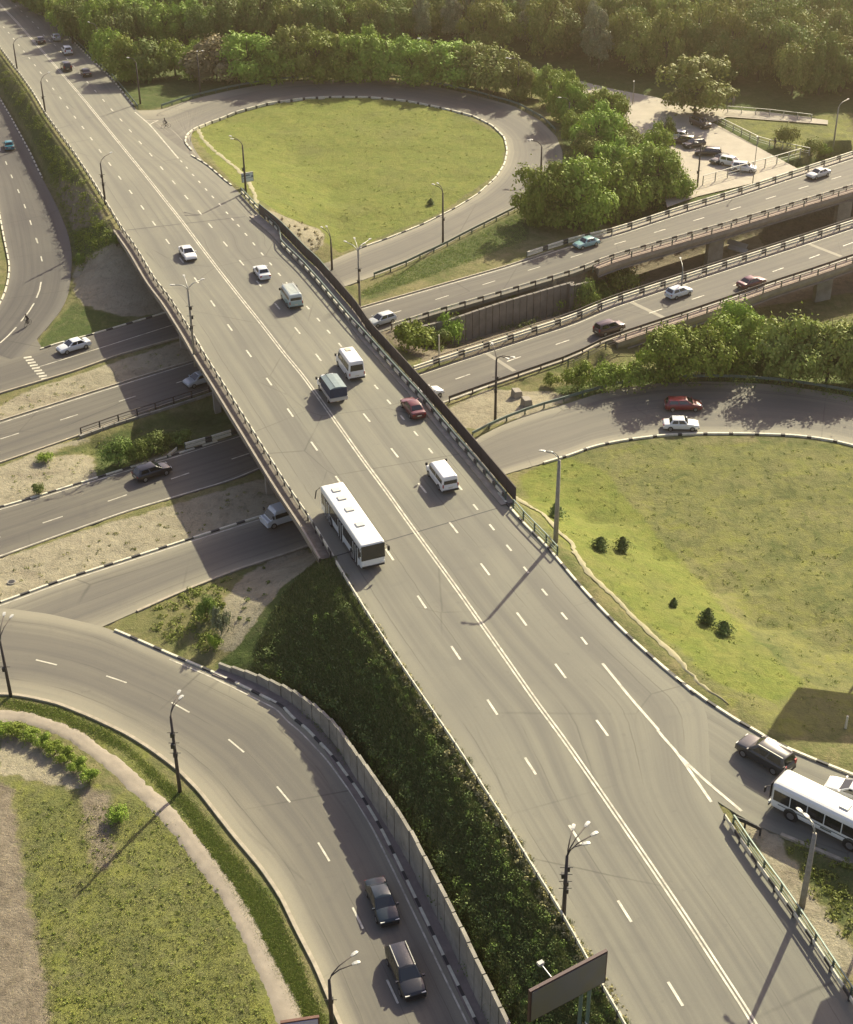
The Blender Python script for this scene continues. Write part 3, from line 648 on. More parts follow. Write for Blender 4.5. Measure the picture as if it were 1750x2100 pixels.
lines('edge_line', [(resample(UU(T(2, 2, (255, 1095), (430, 1310), (620, 1527)) + T(2, 3, (570, 50), (700, 195), (905, 490)), zm), 14), .24), (resample(UU(T(2, 3, (715, 215), (860, 355), (1085, 545)), zm), 6), .24)], zm, M['line'], r_main)
lines('edge_line', [(smooth(offset(ST['main'].L, -.32), 200, 1), .14)], zm, M['line'], r_main)
D2 = T(0, 1, (57, 1170), (412, 1058), (760, 947), (1100, 838)) + [(489, 745), (598, 711)] + T(1, 1, (380, 526), (683, 434), (968, 343), (1247, 255), (1517, 170)) + [(1183, 524)] + T(2, 0, (360, 1447), (597, 1377), (829, 1307), (1048, 1243), (1260, 1178), (1455, 1117), (1650, 1060))
D3 = T(0, 2, (-60, 360), (315, 237), (700, 108)) + T(0, 1, (1075, 1408), (1435, 1290)) + [(612, 896), (728, 855)] + T(1, 1, (780, 925), (1092, 815), (1397, 710), (1687, 610)) + [(1255, 668), (1345, 638)] + T(2, 1, (825, 342), (1070, 260), (1303, 177), (1520, 98), (1720, 25))
lines('lane_marking', dashes(UU(D2, zl), 2.3, .17), zl, M['line'], r_2)
lines('lane_marking', dashes(UU(D3, zl), 2.3, .17), zl, M['line'], r_3)
lines('edge_line', [(offset(ST['r2'].L, .45), .16)], zl, M['line'], r_2)
lines('edge_line', [(offset(ST['r3'].L, .5), .14), (offset(ST['r3'].R, -.25), .16)], zl, M['line'], r_3)
lines('expansion_joint', [(UU(T(2, 1, a, b), zl), .7) for a, b in (((430, 372), (640, 472)), ((1480, 20), (1680, 98)))] + [(UU(T(1, 1, (1235, 676), (1400, 782)), zl), .6)], zl, mat('pale_joint_patch', (.27, .25, .19), .85), r_3, .01)
lines('edge_line', [(offset(ST['r4'].L[:75], .35), .15)], zl, M['line'], r_4)
lines('edge_line', [(resample(UU(T(0, 1, (215, 762), (500, 675), (1020, 510)) + [(640, 560)], zl), 10), .16)], zl, M['line'], r_a)
zb = [U(u, v, zl) for u, v in T(0, 1, (165, 700), (215, 765), (270, 828))]; zq = resample(zb, 9)
lines('crossing_marking', [([q - np.array([.0, .0, 0]) + np.r_[np.array([.95, .31]) * s, 0] for s in (-.5, .5)], .45) for q in zq], zl, M['white'], r_a)
LD = [U(u, v, zleft) for u, v in T(0, 0, (-30, 740), (0, 890), (37, 972), (70, 1052), (110, 1140), (148, 1230), (183, 1328), (218, 1433)) + T(0, 1, (222, 5), (248, 112))]
lines('lane_marking', dashes(LD, 2.1, .18) + [(UU(T(0, 1, (245, 250), (236, 300), (218, 345)), zleft), .2), (UU(T(0, 1, (203, 378), (170, 430), (125, 485)), zleft), .2), (UU(T(0, 1, (97, 520), (50, 570), (0, 615)), zleft), .2)], zleft, M['white'], r_left)
PD = T(0, 2, (277, 1089), (695, 1190), (1077, 1358)) + T(0, 3, (1410, 155), (1692, 445)) + T(1, 3, (262, 788), (465, 1183), (672, 1622))
lines('lane_marking', dashes(UU(PD, zl), 2.3, .16), zl, M['white'], r_p, .022)
lines('edge_line', [(offset(ST['rp'].L[38:], .5), .14)], zl, M['line'], r_p, .022)

gp = lambda st, s, a=0, b=None: [tuple(p) for p in (st.L if s == 'L' else st.R)[a:b]]
kerb('kerb', offset(ST['rp'].L[27:], -.12), zl, r_p, True, a=2.2, b=1.0)
kerb('kerb', offset(ST['rp'].R, .12), zl, r_p, False, wd=.3, h=.12)
kerb('kerb', offset(ST['r4'].L[:66], -.12), zl, r_4, True, a=2.2, b=1.0)
kerb('kerb', ST['r4'].R[24:60], zl, r_4, False, wd=.3, h=.1)
kerb('kerb', ST['r4'].R[86:], zl, r_4, True, a=2.5, b=.5, wd=.25)
kerb('kerb', ST['roada'].L[24:52], zl, r_a, True, a=2.2, b=1.2); kerb('kerb', ST['roada'].R[16:], zl, r_a, False)
kerb('kerb', ST['loop'].L[22:170], zloop, r_loop, True, a=2.2, b=.6, wd=.25)
kerb('kerb', ST['loop'].L[170:212], zloop, r_loop, True, a=3, b=1)
kerb('kerb', ST['left'].R[:48], zleft, r_left, True, a=1.5, b=1.0); kerb('kerb', ST['left'].L[20:], zleft, r_left, True, a=2.2, b=.6)
kerb('kerb', offset(ST['r2'].L[:76], -.1), zl, r_2, False, h=.14); kerb('kerb', ST['r2'].R[:36], zl, r_2, False, h=.1)
kerb('kerb', ST['r3'].L[:30], zl, r_3, True, a=2.2, b=1.0, h=.12); kerb('kerb', ST['r3'].R[66:100], zl, r_3, False)
kerb('kerb', ST['exit'].L[2:], zm, r_exit, True, a=2.6, b=1.3); kerb('kerb', ST['exit'].R[52:], zm, r_exit, False, wd=.3)
mi_ = [i for i in range(ST['main'].n)]
mR = ST['main'].R; mL = ST['main'].L
iR = lambda u, v: int(np.argmin(((mR - np.array(U(u, v, zm)[:2])) ** 2).sum(1))); iL = lambda u, v: int(np.argmin(((mL - np.array(U(u, v, zm)[:2])) ** 2).sum(1)))
kerb('kerb', mR[iR(398, 318):iR(484, 386)], zm, r_main, True, a=1.5, b=1.0)
kerb('kerb', mR[iR(1064, 1012):iR(1440, 1440)], zm, r_main, True, a=2.2, b=1.0)
kerb('kerb', mR[:iR(278, 222)], zm, r_main, True, a=1.5, b=1.0, h=.2)

# dirt and paved footpaths
def drape(name, Lp, Rp, mt, n, m, lift=.06, jit=.05):
    A = smooth([(p[0], p[1]) for p in Lp], n, 2); B = smooth([(p[0], p[1]) for p in Rp], n, 2)
    A = A + rng.normal(size=A.shape) * jit; B = B + rng.normal(size=B.shape) * jit
    t = np.linspace(0, 1, m + 1)[None, :, None]; P = A[:, None] * (1 - t) + B[:, None] * t; k = m + 1
    Z = np.array([[max(tz(x, y), tz(x + .3, y), tz(x, y + .3), tz(x - .3, y), tz(x, y - .3)) for x, y in row] for row in P]) + lift
    Z[:, 0] -= .1; Z[:, -1] -= .1
    V = np.concatenate([P, Z[..., None]], 2).reshape(-1, 3); ix = np.arange(n * k).reshape(n, k)
    Fq = np.stack([ix[:-1, :-1], ix[:-1, 1:], ix[1:, 1:], ix[1:, :-1]], 2).reshape(-1, 4)
    me = npmesh(name, V, Fq, mt); bm = bmesh.new(); bm.from_mesh(me)
    for f in bm.faces:
        if f.normal.z < 0: f.normal_flip()
    bm.to_mesh(me); bm.free()
    return tag(link(name, me), kind='structure')
GG = lambda pts: [G(u, v) for u, v in pts]
drape('footpath', GG([(-60, 1462)] + T(0, 2, (0, 1370), (150, 1375), (350, 1440)) + T(0, 3, (330, 0), (500, 70), (640, 180), (800, 300), (900, 400), (1020, 500), (1150, 660), (1280, 810), (1400, 970), (1500, 1130), (1620, 1370), (1700, 1520), (1800, 1700), (1880, 1900))),
      GG([(-60, 1488)] + T(0, 2, (0, 1450)) + T(0, 3, (110, 10), (260, 60), (420, 130), (560, 230), (700, 350), (900, 540), (1050, 710), (1200, 920), (1350, 1120), (1480, 1400), (1580, 1620), (1650, 1814), (1720, 2000))), M['pathg'], 150, 5, .07, .06)
dp = GG(T(1, 2, (1400, 105), (1500, 165), (1640, 290), (1750, 385)) + T(2, 2, (80, 420), (170, 560), (320, 690), (450, 830), (600, 970), (720, 1080), (800, 1180), (900, 1270), (1010, 1340)))
dq = smooth([(p[0], p[1]) for p in dp], 90, 2); dw = (.3 + .08 * np.sin(np.arange(90) * .5) * np.sin(np.arange(90) * .23)) * np.clip((90 - np.arange(90)) / 14, .25, 1); drape('dirt_path', offset(dq, -1) * dw[:, None] + dq * (1 - dw[:, None]), offset(dq, 1) * dw[:, None] + dq * (1 - dw[:, None]), M['pathd'], 90, 3, .07, .09)
dp = GG(T(0, 0, (1180, 765), (1210, 830), (1280, 900), (1360, 965), (1430, 1020), (1490, 1090), (1520, 1160), (1525, 1215)))
dq = smooth([(p[0], p[1]) for p in dp], 60, 2); drape('dirt_path', offset(dq, -.35), offset(dq, .35), M['pathd'], 60, 2, .08, .1)

# ------------------------------------------------------------------ the road bridge
bi0, bi1 = iL(237, 476), iL(645, 1150); bj0, bj1 = iR(531, 430), iR(1050, 1005)
brL = smooth(offset(mL[bi0:bi1 + 1], 1.25), 60, 1); brR0 = [U(u, v, lambda x, y: zm(x, y) + 1.75) for u, v in T(0, 0, (1545, 1215)) + T(1, 0, (0, 1315), (180, 1500)) + T(1, 1, (190, 65), (455, 365), (530, 480), (870, 850), (1120, 1140), (1410, 1480))]
brR = smooth([(p[0], p[1]) for p in brR0], 60, 1)
br = empty('road_bridge', (*brL[0], zm(*brL[0]) - 1.4)); tag(br, 'long skewed concrete road bridge carrying the wide main road over the lower highways', 'bridge')
bo = np.array(br.location)
mb = MB()
tt_ = np.linspace(0, 1, 60)
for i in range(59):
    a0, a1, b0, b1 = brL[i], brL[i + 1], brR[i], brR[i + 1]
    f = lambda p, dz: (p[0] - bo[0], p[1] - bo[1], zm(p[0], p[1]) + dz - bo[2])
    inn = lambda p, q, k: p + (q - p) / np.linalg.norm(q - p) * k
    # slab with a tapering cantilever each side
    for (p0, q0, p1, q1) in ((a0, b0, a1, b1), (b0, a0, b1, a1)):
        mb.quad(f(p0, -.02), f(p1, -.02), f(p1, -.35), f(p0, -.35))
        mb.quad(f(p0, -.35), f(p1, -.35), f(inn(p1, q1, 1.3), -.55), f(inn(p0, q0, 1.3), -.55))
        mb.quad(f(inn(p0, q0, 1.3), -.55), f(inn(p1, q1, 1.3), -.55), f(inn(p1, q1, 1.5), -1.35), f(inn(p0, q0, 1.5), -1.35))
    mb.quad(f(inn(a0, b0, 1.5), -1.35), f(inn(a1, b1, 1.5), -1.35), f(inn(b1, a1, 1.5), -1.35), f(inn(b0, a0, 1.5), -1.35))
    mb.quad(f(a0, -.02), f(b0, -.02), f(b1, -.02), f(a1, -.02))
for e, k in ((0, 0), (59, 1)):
    a, b = brL[e], brR[e]; mb.quad(f(a, -.35), f(b, -.35), f(b, -1.35), f(a, -1.35))
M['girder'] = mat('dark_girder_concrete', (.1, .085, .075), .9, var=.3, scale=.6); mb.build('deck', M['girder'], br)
for (a, b) in ((brL[0], brR[0]), (brL[-1], brR[-1])):
    lines('expansion_joint', [(resample([(*(a + (b - a) * .06),), (*(b + (a - b) * .1),)], 30), .16)], zm, M['plastic'], r_main, .012)
# raised footways on both sides
def strip3(name, P, w0, w1, z0, z1, zf, mt, parent, o, n=60):
    Q = smooth(P, n, 1); A = offset(Q, w0); B = offset(Q, w1); mb = MB()
    for i in range(n - 1):
        f = lambda p, dz: (p[0] - o[0], p[1] - o[1], zf(p[0], p[1]) + dz - o[2])
        mb.quad(f(A[i], z1), f(A[i + 1], z1), f(B[i + 1], z1), f(B[i], z1))
        mb.quad(f(A[i], z0), f(A[i + 1], z0), f(A[i + 1], z1), f(A[i], z1)); mb.quad(f(B[i], z0), f(B[i + 1], z0), f(B[i + 1], z1), f(B[i], z1))
    return mb.build(name, mt, parent)
strip3('footway', brL, -1.05, -.2, -.02, .16, zm, mat('grimy_footway', (.12, .105, .08), .9, var=.4, scale=1.5), br, bo)
strip3('edge_beam', brL, -.2, 0, -.4, .3, zm, M['conc'], br, bo)
strip3('footway', brR, .15, 1.6, -.02, .14, zm, M['conc'], br, bo)
# piers standing between the carriageways
_dl = (U(1000, 580, zl) - U(400, 770, zl)).normalized()
for (u_, v_) in ((412, 705), (478, 835), (560, 1010)):
    a = U(u_, v_, zl); k_ = int(np.argmin(((brL - np.array(a[:2])) ** 2).sum(1))); a = Vector((*brL[k_], 0)); tm = 10
    for t_ in np.arange(6, 60, .25):
        q = a + _dl * t_
        if ((brR - np.array(q[:2])) ** 2).sum(1).min() < 1.2: tm = t_; break
    p0_, p1_ = a + _dl * 2.2, a + _dl * (tm - 2.0)
    for k in range(5):
        p = p0_.lerp(p1_, k / 4); zt = zm(p[0], p[1]) - 2.0; gz = tz(p[0], p[1]) - .3; mb = MB()
        mb.box((p[0] - bo[0], p[1] - bo[1], (zt + gz) / 2 - bo[2]), (.8, .8, zt - gz), rz=.3); mb.build('pier', M['conc'], br)
    mb = MB(); mb.bar((p0_.x - bo[0], p0_.y - bo[1], zm(p0_.x, p0_.y) - 1.68 - bo[2]), (p1_.x - bo[0], p1_.y - bo[1], zm(p1_.x, p1_.y) - 1.68 - bo[2]), 1.0, .62); mb.build('crosshead', M['conc'], br)
# abutments
for (a, b, s) in ((brL[0], brR[0], 1), (brL[-1], brR[-1], -1)):
    mb = MB(); za = zm(*a)
    for k in range(8):
        p = a + (b - a) * k / 8; q = a + (b - a) * (k + 1) / 8
        zt = lambda t: zm(t[0], t[1]) - 1.36 - bo[2]
        mb.bar((p[0] - bo[0], p[1] - bo[1] - s * .6, zt(p) - 1.2), (q[0] - bo[0], q[1] - bo[1] - s * .6, zt(q) - 1.2), 1.0, 2.4)
    mb.build('abutment', M['concd'], br)
rail('bridge_guard_rail', 'white and black guard rail along the left footway of the road bridge', offset(mL[bi0 - 4:bi1 + 1], .05), lambda x, y: zm(x, y) + .0, 'wbeam', True, 2.4, h=.85, pm=M['kblack'])
rail('roadside_guard_rail', 'pale guard rail along the far left edge of the main road before the bridge', offset(mL[30:bi0 - 4], .05), zm, 'wbeam', True, 2.6, h=.75, pm=M['kblack'])
rail('roadside_guard_rail', 'pale rail on black posts above the bushy embankment at the lower left', offset(mL[bi1 + 1:], .05), zm, 'wbeam', False, 2.2, h=.8, pm=M['kblack'], bm_=M['kwhite'])
rail('bridge_parapet_rail', 'black and white barrier with green top rail, right side of the road bridge', offset(mR[iR(495, 395):iR(1070, 1030)], -.12), zm, 'toprail', True, 2.4, h=1.05)
rail('roadside_guard_rail', 'green topped rail curving along the right edge of the main road after the bridge', offset(mR[iR(1072, 1032):iR(1160, 1165)], -.3), zm, 'pipe', False, 2.4, h=1.0, bm_=M['palegreen'])
fr_ = brR; nf = 40; FQ = resample(fr_, nf + 1)
fr = empty('bridge_fence', (*FQ[0], zm(*FQ[0]))); tag(fr, 'dark solid sheet fence along the outer right edge of the road bridge', 'fence')
for i in range(nf):
    p, q = FQ[i], FQ[i + 1]; mb = MB(); o = fr.location
    za, zb_ = zm(*p) - o.z, zm(*q) - o.z
    a = Vector((p[0] - o.x, p[1] - o.y, za)); b = Vector((q[0] - o.x, q[1] - o.y, zb_)); h0 = 1.75
    mb.bar(a + Vector((0, 0, .95)), a.lerp(b, .985) + Vector((0, 0, .95)), .06, 1.6)
    mb.build('panel', M['fence'], fr)
    mp = MB(); mp.box((a.x, a.y, a.z + .85), (.1, .1, 1.8)); mp.bar(a + Vector((0, 0, 1.79)), b + Vector((0, 0, 1.79)), .09, .06); mp.build('post', M['palegreen'] if i < 13 else M['pole'], fr)

# ------------------------------------------------------------------ lower carriageways turning into bridges on the right
def overpass(key, xb, label, name, piers):
    st = ST[key]; L_ = np.array([p for p in st.L if p[0] > xb]); R_ = np.array([p for p in st.R if p[0] > xb])
    root = empty(name, (*L_[0], zl(*L_[0]) - 1.2)); tag(root, label, 'bridge'); o = root.location
    A = smooth(offset(L_, -1.1), 40, 0); B = smooth(offset(R_, 1.5), 40, 0); mb = MB(); f = lambda p, dz: (p[0] - o.x, p[1] - o.y, zl(*p) + dz - o.z)
    for i in range(39):
        mb.quad(f(A[i], -.02), f(A[i + 1], -.02), f(B[i + 1], -.02), f(B[i], -.02)); mb.quad(f(A[i], -1.3), f(A[i + 1], -1.3), f(B[i + 1], -1.3), f(B[i], -1.3))
        mb.quad(f(A[i], -.02), f(A[i + 1], -.02), f(A[i + 1], -1.3), f(A[i], -1.3)); mb.quad(f(B[i], -.02), f(B[i + 1], -.02), f(B[i + 1], -.5), f(B[i], -.5))
        mb.quad(f(B[i], -.5), f(B[i + 1], -.5), f(B[i + 1] + np.array([0, .5]), -1.3), f(B[i] + np.array([0, .5]), -1.3))
    mb.quad(f(A[0], -.02), f(B[0], -.02), f(B[0], -1.3), f(A[0], -1.3))
    mb.build('deck', M['conc'], root)
    strip3('footway', B, -1.2, -.02, -.05, .14, zl, mat('pink_footway', (.3, .23, .18), .9, var=.15, scale=1), root, o, 40)
    for u, v in piers:
        p = U(u, v, zl); mb = MB(); mb.box((p[0] - o.x, p[1] - o.y, -3.6 - o.z - 0), (2.6, .9, 5.0), rz=.35); mb.build('pier', M['concd'], root)
    return root
overpass('r2', r2b, 'concrete bridge of the upper lower-level highway above the ravine at right', 'highway_bridge', [(1470, 468), (1735, 395)])
overpass('r3', r3b, 'concrete bridge of the lower-level highway nearer the camera, above the trees at right', 'highway_bridge', [(1400, 650), (1695, 540)])
def line_off(st, s, a, b, d):
    P = st.L if s == 'L' else st.R; return offset(P, d)[a:b]
x2 = lambda st, s, x: int(np.argmin(abs((st.L if s == 'L' else st.R)[:, 0] - x)))
s2, s3 = ST['r2'], ST['r3']
xr = U(1080, 510, zl)[0]
rail('highway_guard_rail', 'double beam guard rail on the far edge of the upper highway beside the parking lot', line_off(s2, 'L', x2(s2, 'L', xr), 150, -.4), zl, 'double', True, 4.0, h=1.0)
rail('highway_railing', 'dark railing along the near edge of the upper highway above the wall and ravine', line_off(s2, 'R', x2(s2, 'R', U(800, 668, zl)[0]), 150, .25), zl, 'wbeam', True, 3.0, h=.85, pm=M['pole'])
rail('highway_railing', 'thin footway railing on the outer near edge of the upper highway bridge', line_off(s2, 'R', x2(s2, 'R', r2b), 150, 1.4), zl, 'pipe', False, 4.0, h=1.0, bm_=M['pole'])
rail('highway_guard_rail', 'black and white double beam guard rail along the far edge of the nearer highway', line_off(s3, 'L', x2(s3, 'L', U(858, 752, zl)[0]), 150, -.4), zl, 'double', True, 4.0, h=1.0)
rail('highway_railing', 'dark pipe railing behind the double beam rail of the nearer highway', line_off(s3, 'L', x2(s3, 'L', U(900, 735, zl)[0]), 150, -1.0), zl, 'pipe', False, 4.0, h=1.0, bm_=M['pole'])
rail('highway_railing', 'dark railing along the near edge of the nearer highway above the bushes', line_off(s3, 'R', x2(s3, 'R', U(915, 820, zl)[0]), 150, .2), zl, 'wbeam', False, 3.6, h=.85, pm=M['pole'], bm_=M['pole'])
rail('highway_railing', 'thin footway railing on the outer near edge of the nearer highway bridge', line_off(s3, 'R', x2(s3, 'R', U(1150, 730, zl)[0]), 150, 1.4), zl, 'pipe', False, 3.6, h=1.0, bm_=M['pole'])
rail('loop_guard_rail', 'green guard rail round the outside of the grassy loop ramp below the trees', offset(ST['loop'].R[14:128], -.5), zloop, 'wbeam', False, 2.6, h=.75, bm_=M['palegreen'])
rail('loop_guard_rail', 'dark guard rail with white ends along the lower straight of the loop ramp', offset(ST['loop'].R[150:214], -.4), zloop, 'wbeam', False, 3.0, h=.75, bm_=M['green'])
rail('slip_guard_rail', 'grey green guard rail round the outside of the curved road at right under the trees', offset(ST['r4'].L[74:], -.5), zl, 'wbeam', False, 2.8, h=.75, bm_=M['palegreen'])
rail('roadside_guard_rail', 'dark guard rail along the far right edge of the main road beside the woods', offset(mR[20:iR(282, 226)], -.4), zm, 'wbeam', False, 2.8, h=.75, bm_=M['green'])
rail('gore_guard_rail', 'green topped guard rail from the road fork to the lower right corner', UU(T(2, 3, (1040, 575), (1090, 650), (1200, 810), (1350, 1010), (1500, 1230), (1700, 1530), (1850, 1760), (1960, 1950)), lambda x, y: zm(x, y) + .9), zm, 'pipe', False, 2.4, h=1.0, bm_=M['green'])
rail('gore_guard_rail', 'black and white beam at the road edge from the fork to the lower right corner', UU(T(2, 3, (985, 570), (1070, 700), (1230, 925), (1400, 1155), (1560, 1385), (1700, 1605), (1850, 1830)), lambda x, y: zm(x, y) + .45), zm, 'wbeam', True, 2.4, h=.6, pm=M['kblack'])
rail('gore_guard_rail', 'dark curled guard rail end on the bus side of the road fork', UU(T(2, 3, (1040, 575), (1055, 562), (1085, 570), (1110, 600), (1200, 645)), lambda x, y: zm(x, y) + .7), zm, 'wbeam', False, 1.2, h=.75, bm_=M['kblack'], pm=M['kblack'])
rail('verge_guard_rail', 'black and white double beam guard rail beside the bush under the bridge', UU(T(0, 1, (1105, 1225), (1250, 1185), (1400, 1140), (1560, 1085)), lambda x, y: zl(x, y) + .6), zl, 'double', True, 3.2, h=.9)
rail('verge_guard_rail', 'bent end of a pale guard rail lying beside the bush under the bridge', UU(T(0, 1, (1000, 1285), (1055, 1240)), lambda x, y: zl(x, y) + .3), zl, 'wbeam', False, 1.5, h=.4, bm_=M['kwhite'])
rail('verge_railing', 'low dark mesh railing on the edge of the highway above the shrubby verge', UU(T(0, 1, (485, 1160), (700, 1085), (900, 1020), (1250, 905)), zl), zl, 'pipe', False, 2.4, h=.9, bm_=M['pole'], pm=M['pole'])
rail('lot_fence', 'thin wire fence between the parking lot and the highway', GG([(1440, 395), (1500, 375), (1560, 358), (1640, 330)]), lambda x, y: -.5, 'pipe', False, 3.0, cat='fence', h=1.6, bm_=M['steel'], pm=M['steel'])
rail('lot_fence', 'low pale fence along the grass on the right side of the parking lot', GG(T(2, 0, (940, 735), (1200, 865), (1480, 985))), lambda x, y: -.55, 'pipe', False, 2.4, cat='fence', h=1.2, bm_=M['steel'], pm=M['steel'])
rail('park_fence', 'pale fence at the edge of the woods above the parking lot', GG(T(2, 0, (1000, 675), (1250, 695), (1500, 725))), lambda x, y: -.6, 'pipe', False, 2.4, cat='fence', h=1.3, bm_=M['steel'], pm=M['steel'])

# retaining walls
def wall(name, label, P, z0, hts, th, mt, panel=1.5, slot=.12):
    root = empty(name, (P[0][0], P[0][1], z0)); tag(root, label, 'wall'); o = root.location
    Q = resample(np.c_[P, hts], step=panel); mb = MB(); mc = MB()
    for i in range(len(Q) - 1):
        a = Vector((Q[i][0] - o.x, Q[i][1] - o.y, 0)); b = Vector((Q[i + 1][0] - o.x, Q[i + 1][1] - o.y, 0)); h_ = (Q[i][2] + Q[i + 1][2]) / 2; d = (b - a)
        dr = rnd.uniform(-.03, .03); nn = Vector((d.y, -d.x, 0)).normalized() * dr
        mb.bar(a + nn + Vector((0, 0, h_ / 2 - .4)), a + nn + d * (1 - slot / panel) + Vector((0, 0, h_ / 2 - .4)), th, h_ + .8)
        mb.bar(a + Vector((0, 0, h_ / 2 - .45)), b + Vector((0, 0, h_ / 2 - .45)), th * .4, h_ + .75)
    mb.build('panels', mt, root); return root
wall('retaining_wall', 'long curved concrete slab retaining wall between the ramp and the bushy embankment', wb, .0, wh, .28, M['concd'])
wp = np.array([(p[0], p[1]) for p in wallP]); ro_ = wall('retaining_wall', 'tall concrete slab retaining wall holding up the upper highway above the ravine bushes', wp, -5.2, np.full(len(wp), 5.15), .4, mat('grey_slab', (.17, .155, .13), .9, var=.3, scale=.5, bump=.3), 1.2)
wv = UU(T(0, 1, (480, 1172), (700, 1092), (1000, 1000), (1300, 900)), zl); wall('retaining_wall', 'low concrete wall below the highway railing beside the shrubs, left of the bridge', np.array([(p[0], p[1] - .3) for p in wv]), -1.6, np.full(len(wv), 1.55), .3, M['concd'], 1.5)
strip3('ramp_footway', np.array(wb), .1, 1.15, -.2, .1, zl, mat('ramp_footway_paving', (.2, .165, .14), .9, var=.2, scale=1), None, (0, 0, 0), 150)['kind'] = 'structure'

# ------------------------------------------------------------------ street lamps, poles
def lamp(base, top, heads, label, z=None, mt='pole', group='street lamps along the roads', extra=0, thick=.13, name='street_lamp'):
    B = G(*base) if z is None else U(base[0], base[1], z)
    h = 9.0
    for k in range(400):
        hh = 2 + k * .05
        if proj(B + Vector((0, 0, hh)))[1] <= top[1]: h = hh; break
    root = empty(name, B); tag(root, label, 'street lamp', group)
    mb = MB(); mb.tube([(0, 0, -.4), (0, 0, h * .55), (0, 0, h)], [thick * 1.35, thick * 1.1, thick * .8], 8); mb.build('pole', M[mt], root, smooth=True)
    if extra:
        cb = MB()
        for k in range(extra):
            zz = h * (.5 + .4 * k / extra); cb.box((rnd.uniform(-.15, .15), rnd.uniform(-.15, .15), zz), (.35, .3, .4)); cb.tube([(-.45, 0, zz + .2), (.45, 0, zz + .2)], .03, 5)
        cb.build('bracket', M['plastic'], root)
    for hd in heads:
        P = U(hd[0], hd[1], B.z + h + .75) - B; P.z = h + .75
        d = Vector((P.x, P.y, 0))
        if d.length > 2.6: P.x, P.y = P.x * 2.6 / d.length, P.y * 2.6 / d.length; d = Vector((P.x, P.y, 0))
        if d.length < .5: d = Vector((-.6, .2, 0)); P.x, P.y = d.x, d.y
        a = MB(); a.tube([(0, 0, h - .1), Vector((0, 0, h + .35)) + d * .12, Vector((0, 0, h + .68)) + d * .45, P], .05, 6); a.build('arm', M['steel' if mt == 'polec' else mt], root, smooth=True)
        dn = d.normalized(); hm = MB(); sx = Vector((dn.y, -dn.x, 0))
        pr = [(0, .06, .05), (.15, .12, .09), (.42, .14, .1), (.62, .09, .06)]
        for i in range(3):
            (x0, w0, t0), (x1, w1, t1) = pr[i], pr[i + 1]; p0, p1 = P + dn * x0, P + dn * x1
            for sg in (1,):
                hm.quad(p0 - sx * w0 + Vector((0, 0, t0)), p1 - sx * w1 + Vector((0, 0, t1)), p1 + sx * w1 + Vector((0, 0, t1)), p0 + sx * w0 + Vector((0, 0, t0)))
                hm.quad(p0 - sx * w0, p1 - sx * w1, p1 - sx * w1 + Vector((0, 0, t1)), p0 - sx * w0 + Vector((0, 0, t0)))
                hm.quad(p0 + sx * w0, p1 + sx * w1, p1 + sx * w1 + Vector((0, 0, t1)), p0 + sx * w0 + Vector((0, 0, t0)))
                hm.quad(p0 - sx * w0, p1 - sx * w1, p1 + sx * w1, p0 + sx * w0)
        hm.build('lamp_head', M['lampw'], root)
    return root, h
def D(c, r, x, y): return T(c, r, (x, y))[0]
lamp(D(0, 0, 105, 430), D(0, 0, 85, 262), [D(0, 0, 125, 217)], 'street lamp nearest the upper left corner, left edge of the main road')
lamp(D(0, 0, 272, 680), D(0, 0, 247, 485), [D(0, 0, 290, 433)], 'second street lamp down the left edge of the main road', extra=1)
lamp(D(0, 0, 630, 1220), D(0, 0, 603, 975), [D(0, 0, 655, 915)], 'street lamp on the left edge just before the bridge starts', extra=2)
lamp(D(0, 0, 605, 395), D(0, 0, 592, 165), [D(0, 0, 535, 133)], 'street lamp among the trees right of the far main road')
lamp(D(0, 0, 838, 620), D(0, 0, 828, 375), [D(0, 0, 772, 345)], 'street lamp behind the corner where the loop ramp leaves the main road')
lamp(D(0, 0, 1198, 570), D(0, 0, 1190, 320), [D(0, 0, 1176, 303), D(0, 0, 1200, 301)], 'twin headed lamp with a white painted foot, left of the loop ramp top')
lamp(D(0, 0, 1468, 1150), D(0, 0, 1447, 865), [D(0, 0, 1383, 815), D(0, 0, 1395, 830)], 'lamp post carrying a small billboard at the lawn edge beside the main road', extra=1)
lamp(D(1, 0, 107, 475), D(1, 0, 105, 240), [D(1, 0, 100, 219), D(1, 0, 122, 219)], 'twin headed lamp before the hedge at the top of the loop ramp')
lamp(D(1, 0, 858, 490), D(1, 0, 852, 255), [D(1, 0, 840, 230), D(1, 0, 861, 230)], 'twin headed lamp half hidden by the trees behind the loop ramp')
lamp(D(1, 0, 1420, 610), D(1, 0, 1417, 365), [D(1, 0, 1367, 345), D(1, 0, 1383, 348)], 'twin headed lamp with a white foot at the upper right bend of the loop')
lamp(D(1, 0, 1720, 800), D(1, 0, 1722, 610), [D(1, 0, 1680, 582)], 'lamp among the trees just right of the loop bend')
lamp(D(1, 0, 1557, 1050), D(1, 0, 1553, 875), [D(1, 0, 1498, 838), D(1, 0, 1510, 835)], 'lamp standing at the tree beside the loop ramp right bend')
lamp(D(1, 0, 973, 1460), D(1, 0, 972, 1150), [D(1, 0, 925, 1103), D(1, 0, 947, 1098)], 'dark lamp beside the lower straight of the loop ramp', extra=1)
lamp(D(1, 1, 312, 190), D(1, 0, 308, 1425), [D(1, 0, 255, 1360), D(1, 0, 280, 1355)], 'dark lamp between the bridge fence and the loop lawn')
lamp(D(1, 1, 478, 420), D(1, 1, 469, 70), [D(1, 0, 400, 1445), D(1, 0, 440, 1411), D(1, 0, 543, 1424), D(1, 0, 492, 1458)], 'four headed concrete lamp mast just right of the bridge fence', z=zl, mt='polec', extra=2)
